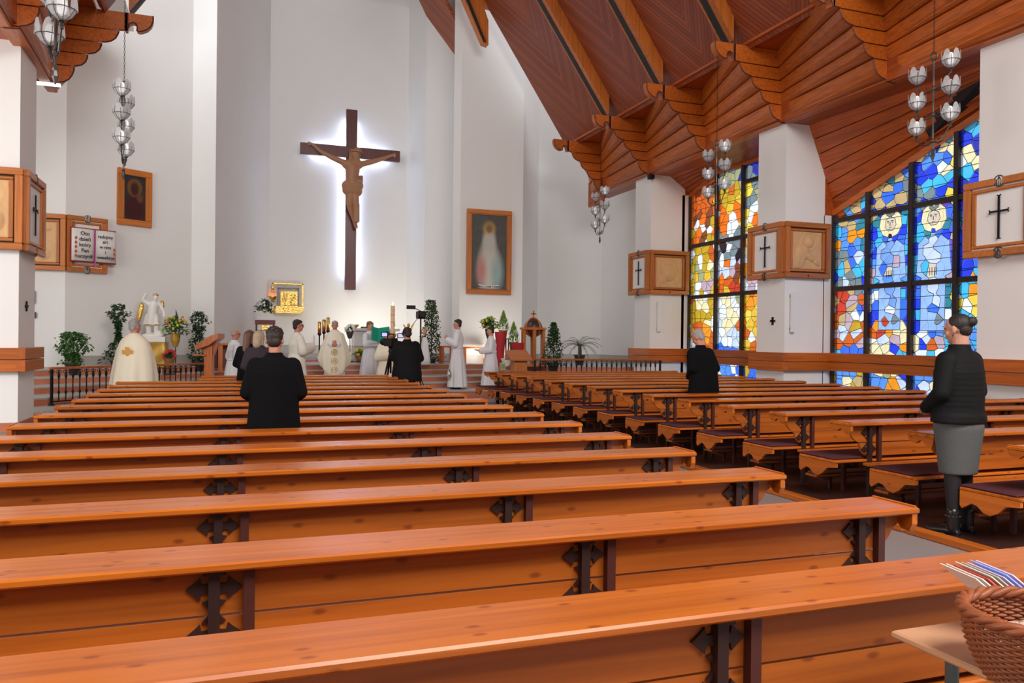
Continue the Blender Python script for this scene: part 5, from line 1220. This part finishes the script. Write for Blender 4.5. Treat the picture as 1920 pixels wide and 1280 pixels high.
# tall lectern at left, seen from the side
p = at(393, 625, d=16.6); t = thing('lectern', 'tall reddish wooden lectern with slanted desk at left of the altar', 'lectern', (p.x, p.y, 0), -.3); hz = p.z
part('column', M().bbox(-.08,.08,-.07,.07,.1,hz-.25,.01), red_wood, t); part('base', M().bbox(-.22,.22,-.2,.2,0,.1,.015), red_wood, t)
part('desk', M().prism([(-.24,hz-.26),(.08,hz-.05),(.24,hz),(.24,hz-.1),(.06,hz-.24),(-.2,hz-.34)], 'Y', -.22, .22), red_wood, t)
part('bracket', M().prism([(-.08,hz-.5),(.08,hz-.5),(.2,hz-.2),(-.14,hz-.3)], 'Y', -.05, .05), red_wood, t); part('shelf', M().bbox(-.30,-.05,-.15,.15,hz-.47,hz-.44,.005), red_wood, t)
# celebrant's bench behind it
p = at(417, 643, d=19.2); t = thing('bench', 'reddish wooden bench against the wall behind the bald man', 'bench', (p.x-.1, p.y, .61)); h = p.z-.61
part('top', M().bbox(-.3,.5,-.2,.2,h-.05,h,.006), red_wood, t); part('back_panel', M().box(-.28,.48,.12,.15,.1,h-.05), dark_red, t)
for x in (-.26, .06, .42): part('leg', M().bbox(x-.05,x+.05,-.18,-.1,0,h-.05,.006), red_wood, t)
# font-like wooden globe on posts
dF = 21.9; p = at(1000, 614, d=dF); t = thing('baptismal_font', 'wooden domed font on round posts topped by a small cross', 'font', (p.x, p.y, .75)); h = p.z-.75; k = dF/FPX
part('base', M().lathe([(.42,0),(.42,.05),(.36,.07)], n=8), red_wood, t); hexp = [(.40*math.cos(i*PI/3), .40*math.sin(i*PI/3)) for i in range(6)]
part('tabletop', M().prism(hexp, 'Z', h-.06, h), red_wood, t)
for i in range(6): a = i*PI/3+.25; part('post', M().box(-.04,.04,-.04,.04,0,h-.05).xf(Matrix.Translation((.31*math.cos(a), .31*math.sin(a), 0))), frame_wood, t)
part('bowl', M().ball((0,0,h-.03), (.26,.26,.24), 20, 12), dark_red, t, True); part('dome', M().ball((0,0,h+.0), (.25,.25,.25), 20, 12), mat('leaded dome', (.05,.03,.025,1), .3), t, True)
for r_ in (0, PI/2): part('dome_rib', M().torus((0,0,0), .265, .022, 'Y', 28, 6).xf(Matrix.Translation((0,0,h)) @ Matrix.Rotation(r_+.4, 4, 'Z')), red_wood, t)
part('cross', M().box(-.018,.018,-.015,.015,h+.26,h+.47).box(-.08,.08,-.015,.015,h+.36,h+.40), frame_wood, t)
# lectern at right
dL = 18.7; p = at(973, 656, d=dL); t = thing('lectern', 'low pine lectern with broad slanted top at right of the aisle', 'lectern', (p.x, p.y, .0)); h = p.z
part('desk', M().prism([(-.22,h-.24),(-.22,h-.2),(.2,h-.0),(.2,h-.24)], 'X', -.28, .26), frame_woodX, t); part('ledge', M().bbox(-.27,.27,-.26,-.2,h-.25,h-.22,.005), frame_woodX, t)
part('pillar', M().bbox(-.16,.16,-.14,.14,.08,h-.24,.01), frame_wood, t); part('panel', M().bbox(-.1,.1,-.152,-.14,.2,h-.34,.006), frame_wood, t); part('base', M().bbox(-.24,.24,-.22,.22,0,.08,.01), frame_wood, t)
# stools and bench behind the servers
def stool(label, u, v, d, w):
    p = at(u, v, d=d); t = thing('stool', label, 'stool', (p.x, p.y, .75)); h = p.z-.75
    part('seat', M().bbox(-w,w,-.2,.2,h-.05,h,.008), red_wood, t)
    for a in (-1, 1):
        for b in (-1, 1): part('leg', M().bbox(a*w*.82-.035,a*w*.82+.035,b*.15-.03,b*.15+.03,0,h-.05,.005), red_wood, t)
        part('rail', M().box(a*w*.82-.02,a*w*.82+.02,-.13,.13,.1,.15), red_wood, t)
stool('square pine stool between the big ivy and the tall server', 838, 648, 23.3, .2); stool('wide pine bench behind and between the two right servers', 890, 650, 23.6, .42)
# white draped figure by the ivy
p = at(797, 612, d=22.2); t = thing('draped_statue', 'small white draped statue in front of the tall ivy pyramid', 'statue', (p.x, p.y, .75)); h = p.z-.75
R = []
for z, r in ((0,.17),(.15,.16),(.4,.12),(.6,.09),(.72,.05)): R.append([((r*(1+.1*math.sin(5*i*PI/12)))*math.cos(i*PI/12), r*(1+.1*math.sin(5*i*PI/12))*math.sin(i*PI/12), z*h) for i in range(24)])
part('robe', M().loft(R), alb_m, t, True); part('head', M().ball((0,0,h*.86), (.055,.06,.075), 12, 8).tube([(-.1,0,h*.6),(-.13,-.04,h*.8)], .02, 6), skinA, t, True); part('halo', M().torus((0,.03,h*.88), .09, .01, 'Y', 18, 5), gold, t)
# paschal candle
p = at(736, 625, d=21.2); q = at(736, 570, d=21.2); t = thing('paschal_candle', 'tall decorated paschal candle rising behind the video camera', 'candle', (p.x, p.y, .2)); z0, z1 = p.z-.2, q.z-.2
part('candlestick', M().lathe([(.2,0),(.2,.05),(.05,.12),(.04,.5),(.08,.6),(.05,z0-.15),(.11,z0-.05),(.11,z0)], n=16), gold, t)
part('wax', M().lathe([(.055,z0),(.055,z1-.05),(.04,z1-.04)], n=18), mat('peach wax', (.85,.6,.35,1), .4), t); part('ornament_band', M().torus((0,0,z0+.3), .056, .008, 'Z', 16, 4).torus((0,0,z0+.5), .056, .008, 'Z', 16, 4).tube([(.058,-.03,z0+.2),(-.03,-.05,z0+.65)], .008, 4), mat('orange wax', (.75,.25,.05,1), .5), t)  # even peach wax colour, no emission
part('flame', M().lathe([(.004,z1-.04),(.014,z1),(.003,z1+.06)], n=10), mat('flame', (1,.7,.3,1), .5, emit=(1,.6,.2,1), estr=6), t)
# gold standing figure next to the candle
p = at(766, 611, d=22.0); t = thing('gold_figure', 'small gold risen figure behind the cameraman', 'statue', (p.x, p.y, .75)); h = p.z-.75
m = M(); cap(m, (0,0,h-.35), .06, (0,0,h-.12), .05); m.ball((0,0,h+.02), (.045,.045,.06), 12, 8)
for k in (-1, 1): cap(m, (k*.05,0,h-.12), .025, (k*.14,0,h+.04), .018); cap(m, (k*.03,0,h-.35), .04, (k*.03,0,h-.6), .03)
blob(m, 'figure', gold, t, .012, 1); part('plinth', M().lathe([(.13,0),(.13,h-.62),(.1,h-.58)], n=16), plaster, t)
# altar slab behind the server with folder, and items on it
pa = at(655, 615, d=24.2); pb = at(692, 615, d=24.2); t = thing('altar', 'pale marble altar block behind the server with the green folder', 'altar', (pa.x, pa.y, .75)); h = pa.z-.75; marble = mat('pale marble', (.62,.61,.60,1), .25, noise=.1, nscale=4)
part('mensa', M().bbox(0,1.5,-.3,.5,h-.08,h,.008), marble, t); part('block', M().bbox(.12,1.38,-.2,.4,0,h-.08,.01), marble, t); part('ledge', M().bbox(.05,1.4,-.26,-.2,h*.45,h*.45+.03,.004), stone, t)
t = thing('gold_bowl', 'round gold bowl on the left end of the altar', 'bowl', (pa.x+.15, pa.y-.05, pa.z+.001)); part('bowl', M().lathe([(.05,0),(.12,.06),(.15,.11),(.14,.11),(.1,.05)], n=18), gold, t, True)
t = thing('missal', 'dark closed book lying on the altar', 'book', (pa.x+.5, pa.y-.05, pa.z+.001)); part('cover', M().bbox(-.15,.15,-.1,.1,0,.05,.004), mat('brown leather', (.09,.05,.035,1), .5), t)
# three thick gold candle holders
for i, (u, v0, v1) in enumerate(((599, 603, 625), (607.5, 599, 622), (615.5, 595, 620))):
    p0, p1 = at(u, v1, d=24.6-i*.0), at(u, v0, d=24.6); t = thing('gold_candle', ('leftmost', 'middle', 'rightmost')[i]+' of the three gold candles left of the central priest', 'candle', (p0.x, p0.y+i*.02, .75)); z0, z1 = p0.z-.75, p1.z-.75
    part('holder', M().lathe([(.09,0),(.09,.03),(.02,.06),(.02,z0-.08),(.06,z0-.03),(.06,z0)], n=14), black_iron, t); part('sleeve', M().lathe([(.055,z0),(.055,z1)], n=16), gold, t, True); part('wick', M().tube([(0,0,z1),(0,0,z1+.03)], .004, 5), black_iron, t)
# tabernacle on the wall
YB = 26.98; a0, a1 = at(510, 530, Y=YB), at(568, 588, Y=YB); w = a1.x-a0.x; h = a0.z-a1.z
t = thing('tabernacle', 'gold tabernacle with open-book doors inside a thin gold frame on the wall', 'tabernacle', (a0.x, YB, a1.z)); hs = .22
for x0, x1, z0, z1 in ((0,w,h-.05,h),(w-.05,w,hs,h),(0,.045,hs+.5,h)): part('frame_bar', M().bbox(x0,x1,-.1,-.05,z0,z1,.008), gold, t)
part('frame_mount', M().box(w*.45,w*.5,-.06,.03,h-.06,h-.03).box(w-.05,w-.02,-.06,.03,h*.6,h*.64).box(.0,.03,-.06,.03,h-.06,h-.03), gold, t)
sh2 = M()
for x0, x1, z0, z1 in ((.17,w-.14,h-.18,h-.15),(.17,.20,hs,h-.15),(w-.17,w-.14,hs,h-.15)): sh2.box(x0,x1,-.06,.02,z0,z1)
part('inner_frame', sh2, pewter, t)
part('shelf', M().prism([(-.0,hs*.45),(.12,0),(w-.12,0),(w,hs*.5),(w+.02,hs),(-.0,hs)], 'Y', -.4, .03), gold, t)
bx0, bx1 = w*.26, w*.80; part('safe', M().bbox(bx0,bx1,-.28,.03,hs,h-.27,.01), gold, t)
for i, (x0, x1) in enumerate(((bx0+.03,(bx0+bx1)/2-.01),((bx0+bx1)/2+.01,bx1-.03))):
    m = M().bbox(x0,x1,-.31,-.28,hs+.03,h-.30,.006); rn = random.Random(i)
    for _ in range(18): m.ball((rn.uniform(x0+.04,x1-.04), -.312, rn.uniform(hs+.08,h-.36)), (rn.uniform(.015,.04),.012,rn.uniform(.02,.06)), 7, 5)
    part('door', m, gold, t)
for x in (.35,.5,.65): part('knob', M().ball((w*x,-.41,hs*.6), .018, 8, 6), black_iron, t)
p = at(511, 552, Y=YB-.15); t = thing('sanctuary_lamp', 'gold hanging sanctuary lamp with red glass beside the tabernacle', 'lamp', (p.x, YB-.1, p.z))
part('bowl', M().lathe([(.01,-.2),(.07,-.16),(.13,-.08),(.13,-.05)], n=14), gold, t); part('glass', M().lathe([(.12,-.05),(.1,.02),(.08,.03)], n=14), mat('red lamp glass', (.6,.15,.08,1), .3, emit=(1,.25,.1,1), estr=.8), t)
part('hanger', M().tube([(-.12,0,-.04),(-.02,0,.32),(0,.02,.38)], .008, 5).tube([(.12,0,-.04),(.02,0,.32)], .008, 5).lathe([(.02,.14),(.06,.2),(.03,.3),(.01,.36)], n=10).tube([(0,.0,.36),(0,.05,.40)], .008, 5), gold, t)
# ================================================================ STATUE OF A WINGED FIGURE
dS = 18.9; p = at(286, 549, d=dS); zs = at(286, 631, d=dS).z; t = thing('angel_statue', 'white and gold winged angel statue on draped pedestal by the left wall', 'statue', (p.x, p.y, zs+.001)); h = p.z-zs; m = M(); K = lambda a, r, b, r2: cap(m, [c*h for c in a], r*h, [c*h for c in b], r2*h)
K((-.07,0,.08), .055, (-.07,-.02,.3), .07); K((.09,-.03,.06), .05, (.1,-.06,.28), .065); K((-.02,0,.35), .13, (.02,0,.5), .11); K((.0,0,.5), .115, (.03,0,.72), .11); K((-.07,0,.74), .06, (.13,0,.74), .06); m.ball((.07*h,-.01*h,.90*h), (.055*h,.065*h,.075*h), 14, 10)
K((-.1,0,.76), .045, (-.2,0,.84), .035); K((-.2,0,.84), .035, (-.13,-.04,.97), .03); K((.16,0,.74), .045, (.24,-.04,.58), .035); K((.24,-.04,.58), .035, (.26,-.1,.46), .03); m.ball((0,0,.02*h), (.22*h,.16*h,.07*h), 14, 8); m.ball((.17*h,-.05*h,.06*h), (.1*h,.1*h,.08*h), 12, 8)
R = [[(.17*r*h*(1+.12*math.sin(6*i*PI/12))*math.cos(i*PI/12)+.0, .13*r*h*(1+.12*math.sin(6*i*PI/12))*math.sin(i*PI/12), z*h) for i in range(24)] for z, r in ((.26,1.05),(.4,.95),(.52,.75))]
m.loft(R); blob(m, 'figure', plaster, t, .012, 1)
wg = M()
for k in range(7): wg.ball((-.23*h-.01*k*h, .05*h, (.68-.045*k)*h), (.055*h,.03*h,.10*h), 10, 6)
part('wing', wg, gold, t, True); part('wing', M().ball((.2*h,.06*h,.72*h), (.05*h,.03*h,.12*h), 12, 8), gold, t, True)
part('helmet', M().torus((.07*h,-.0,.95*h), .06*h, .014*h, 'Z', 16, 6).ball((.07*h,.01*h,.95*h), (.05*h,.055*h,.045*h), 12, 8), gold, t, True); part('skirt_trim', M().torus((0,0,.27*h), .17*h, .012*h, 'Z', 20, 5), gold, t)
t = thing('pedestal', 'white pedestal draped in gold cloth under the angel statue', 'pedestal', (p.x, p.y, .61)); hp_ = zs-.61
part('block', M().bbox(-.3,.3,-.25,.25,hp_-.13,hp_-.001,.01), plaster, t); part('core', M().box(-.24,.24,-.22,.22,0,hp_-.13), plaster, t)
R = []
for j in range(9):
    f = j/8; z = (hp_-.13)*(1-f*.85); ring = []
    for i in range(48):
        a = i*2*PI/48; c_, s_ = math.cos(a), math.sin(a); q = 1/max(abs(c_)/.34, abs(s_)/.29); w = 1+.06*f*math.sin(7*a+5*f)+.05*math.sin(10*f+3*a); ring.append((q*w*c_, q*w*s_, z+.02*math.sin(5*a)*f))
    R.append(ring)
part('gold_drape', M().loft(R, False), gold_matte, t, True)
t = bouquet('poinsettia', 'red flowers in front of the gold draped pedestal', 318, 668, 11, 17.9, .61, (lf_dark, redf), pot_cu, 80, .1, 7)
# ================================================================ RAILINGS
def railing(label, A, B, z0, z1, scroll=True):
    A, B = Vector(A), Vector(B); L_ = (B-A).length; ang = math.atan2(B.y-A.y, B.x-A.x); t = thing('railing', label, 'railing', (A.x, A.y, z0), ang); h = z1-z0
    part('handrail', M().bbox(-.03, L_+.03, -.04, .04, h-.045, h, .01), red_wood, t)
    part('bottom_rail', M().box(0, L_, -.012, .012, .06, .085), black_iron, t)
    b = M().tube([(0,0,.08),(0,0,h-.05)], .011, 6).lathe([(.011,.2),(.022,.22),(.022,.25),(.011,.27)], n=8).lathe([(.012,h-.22),(.026,h-.16),(.018,h-.1)], n=8)
    me = mesh_of(b, 'baluster', black_iron); sc = mesh_of(M().torus((.03,0,h-.085), .025, .006, 'Y', 12, 4).torus((-.03,0,h-.085), .025, .006, 'Y', 12, 4), 'scroll', black_iron)
    n = int(L_/.135)
    for i in range(n+1): x = i*L_/n; put('baluster', me, t, (x, 0, 0)); put('scroll', sc, t, (x, 0, 0))
    for x in (0, L_): part('post', M().box(x-.02, x+.02, -.02, .02, 0, h-.04).lathe([(.06,0),(.05,.02),(.02,.04)], (x,0,0), 8), black_iron, t)
    return t
pA = at(97, 688, d=14.3); pB = at(386, 680, d=17.6)
railing('iron railing with wooden handrail climbing diagonally at left of the pews', (pA.x, pA.y, 0), (pB.x, pB.y, 0), .2, pA.z)
railing('iron railing with wooden handrail before the right wall', (6.85, 17.6, 0), (10.25, 17.6, 0), .0, 1.03)
# ================================================================ SMALL WALL FITTINGS
for lab, (x, y, z) in (('small dark cross on the middle right pillar below its plaque', (XR-.012, 13.45, 1.92)), ('small dark cross on the near left pillar', (XL+.012, 14.35, 1.93))):
    t = thing('wall_cross', lab, 'cross', (x, y, z)); part('cross', M().box(-.012,.012,-.02,.02,-.08,.08).box(-.012,.012,-.07,.07,-.02,.02), black_iron, t)
for lab, u, v0, v1, Y in (('long white tube light on the middle right pillar', 1483, 548, 623, 13.08), ('long white tube light on the far right pillar', 1233.5, 565, 622, 18.48)):
    a, b = at(u, v1, Y=Y), at(u, v0, Y=Y); t = thing('wall_light', lab, 'lamp', (a.x, Y, a.z)); part('tube', M().bbox(-.045,.045,-.08,-.03,0,b.z-a.z,.01), mat('white enamel', (.85,.85,.86,1), .35), t); part('bracket', M().box(-.02,.02,-.03,.02,.05,.1).box(-.02,.02,-.03,.02,b.z-a.z-.1,b.z-a.z-.05), pewter, t)
p = at(1204, 325, Y=18.3); t = thing('loudspeaker', 'small black loudspeaker under the timber beam by the far right pillar', 'loudspeaker', (10.36, 18.36, 5.78)); part('speaker_body', M().bbox(-.07,.07,-.07,.07,-.06,.06,.01), black_iron, t); part('bracket', M().tube([(0,0,.05),(.02,.05,.12)], .012, 6), black_iron, t)
a, b = at(61, 160, Y=13.85), at(113, 165, Y=13.85); 
t = thing('strip_light', 'white fluorescent strip under the left corbel', 'lamp', (-3.32, 15.72, 5.82)); part('tube', M().bbox(0,.48,-.03,.03,-.0,.05,.006), mat('lit tube', (1,1,1,1), .5, emit=(1,1,1,1), estr=1.2), t); part('tray', M().box(0,.48,-.05,.05,.05,.07), pewter, t)
for lab, u0, u1, v0, v1, c in (('small pink framed picture behind the near left pillar', 56, 66, 545, 569, (.55,.3,.25,1)), ('dark wall box behind the near left pillar', 57, 68, 585, 596, (.03,.03,.035,1))):
    a, b = at(u0-8, v1, Y=20.38), at(u1, v0, Y=20.38); t = thing('wall_picture' if 'pink' in lab else 'wall_box', lab, 'picture' if 'pink' in lab else 'box', (a.x, 20.38, a.z)); w, h = b.x-a.x, b.z-a.z; part('frame', M().bbox(0,w,-.03,0.01,0,h,.006), mull if 'pink' in lab else pot_m, t); part('panel', M().box(.025,w-.025,-.034,-.03,.025,h-.025), mat('panel '+lab[:12], c, .6), t)
# ================================================================ TABLE AND BASKET IN THE CORNER
tw = mat('beige laminate', (.60, .33, .18, 1), .45, noise=.12, nscale=3); TZ = .74
t = thing('side_table', 'beige topped small table at the bottom right corner of the picture', 'table', (0, 0, 0))
part('table_top', M().bbox(1.655, 2.6, .95, 1.63, TZ-.02, TZ, .005), tw, t)
for x, y in ((1.72, 1.5), (2.5, 1.5), (1.72, 1.05), (2.5, 1.05)): part('leg', M().tube([(x-.0,y,0),(x,y,TZ-.02)], .016, 8), mat('grey green steel', (.12,.15,.15,1), .4, metal=.5), t)
wick = mat('wicker', (.30, .085, .028, 1), .5, noise=.35, nscale=30); bc = (1.735, 1.27); t = thing('basket', 'round wicker basket holding small wrapped cards on the beige table', 'basket', (bc[0], bc[1], TZ))
hB2 = .145; N = 28
def br(f): return .115+.05*f+.012*math.sin(PI*f)
for i in range(N):
    a = i*2*PI/N; part('stake', M().tube([(br(f)*math.cos(a), br(f)*math.sin(a), f*hB2) for f in (0,.25,.5,.75,1)], .0035, 5), wick, t)
wv = M()
for j in range(22):
    f = (j+.5)/22; pts = []
    for i in range(N*2+1): a = i*PI/N; r = br(f)+.0045*math.cos(i*PI+PI*(j % 2)) ; pts.append((r*math.cos(a), r*math.sin(a), f*hB2))
    wv.tube(pts, .0042, 5)
part('weave', wv, wick, t, True)['kind'] = 'stuff'; part('base', M().lathe([(.118,0),(.118,.008)], n=28), wick, t)
rm = M()
for q in range(3):
    pts = []
    for i in range(73): a = i*2*PI/72; pts.append(((br(1)+.008*math.cos(9*a+q*2.1))*math.cos(a), (br(1)+.008*math.cos(9*a+q*2.1))*math.sin(a), hB2+.006+.008*math.sin(9*a+q*2.1)))
    rm.tube(pts, .0085, 6)
part('rim', rm, wick, t, True)
cardm = mat('patterned card', (.6, .45, .32, 1), .5, noise=.6, nscale=40)
for i, (dx, dy, z, a) in enumerate(((-.04,.03,.095,.3),(.06,.03,.095,-.4),(0,-.05,.095,.9),(-.03,-.0,.113,.1),(.05,-.03,.114,-.2))):
    c = thing('card', ('patterned wrapped card at the left in the basket', 'patterned wrapped card at the right in the basket', 'patterned wrapped card at the near side of the basket', 'topmost patterned card at the left in the basket', 'topmost patterned card at the right in the basket')[i], 'card', (bc[0]+dx, bc[1]+dy, TZ+z), a); part('packet', M().bbox(-.055,.055,-.035,.035,0,.016,.005), cardm, c)
t = thing('box', 'pale box lying under the patterned cards in the basket', 'box', (bc[0], bc[1], TZ+.009)); part('filling', M().lathe([(.1,0),(.12,.085)], n=20), paper, t)
cols = [(.72,.6,.55,1), (.7,.62,.55,1), (.5,.08,.06,1), (.62,.6,.5,1), (.45,.4,.36,1), (.55,.5,.75,1), (.3,.4,.8,1), (.62,.6,.85,1)]  # bluish sheets at the right have the blue light painted into their colour
T_, B_ = at(1762, 1056, d=2.13), at(1868, 1146, d=2.07); dv = (T_-B_)
for i in range(8):
    c = thing('leaflet', 'leaning printed leaflet, %s in the row behind the wicker basket' % ('first at left', 'second', 'third', 'fourth', 'fifth', 'sixth', 'seventh', 'last at right, blue light in its colour')[i], 'leaflet', tuple(B_+Vector((i*.018, 0, 0))))
    e = .004; d2 = dv*(1-.02*(i % 3)); ring = lambda P: [(P.x, P.y, P.z), (P.x+e, P.y, P.z+.001), (P.x+e+.01, P.y-.10, P.z-.012), (P.x+.01, P.y-.10, P.z-.013)]
    part('sheet', M().loft([ring(Vector((0,0,0))), ring(d2)]), mat('leaflet %d' % i, cols[i], .35), c)
    if i == 6: part('print', M().loft([[(q.x+.006,q.y+.0,q.z), (q.x+.008,q.y,q.z), (q.x+.014,q.y-.08,q.z-.01), (q.x+.012,q.y-.08,q.z-.01)] for q in (d2*.55, d2*.85)]), mat('red print small', (.7,.05,.08,1), .4), c)
t = thing('leaflet_holder', 'small wooden rest holding up the leaning leaflets behind the basket', 'holder', (B_.x+.03, B_.y-.02, TZ)); part('rest', M().box(-.02,.16,-.06,.06,0,.03).prism([(-.02,.03),(.16,.03),(.16,B_.z-TZ+.06),(.12,B_.z-TZ+.02),(.0,B_.z-TZ-.004),(-.02,B_.z-TZ-.004)], 'Y', -.05, .05), band_woodX, t)
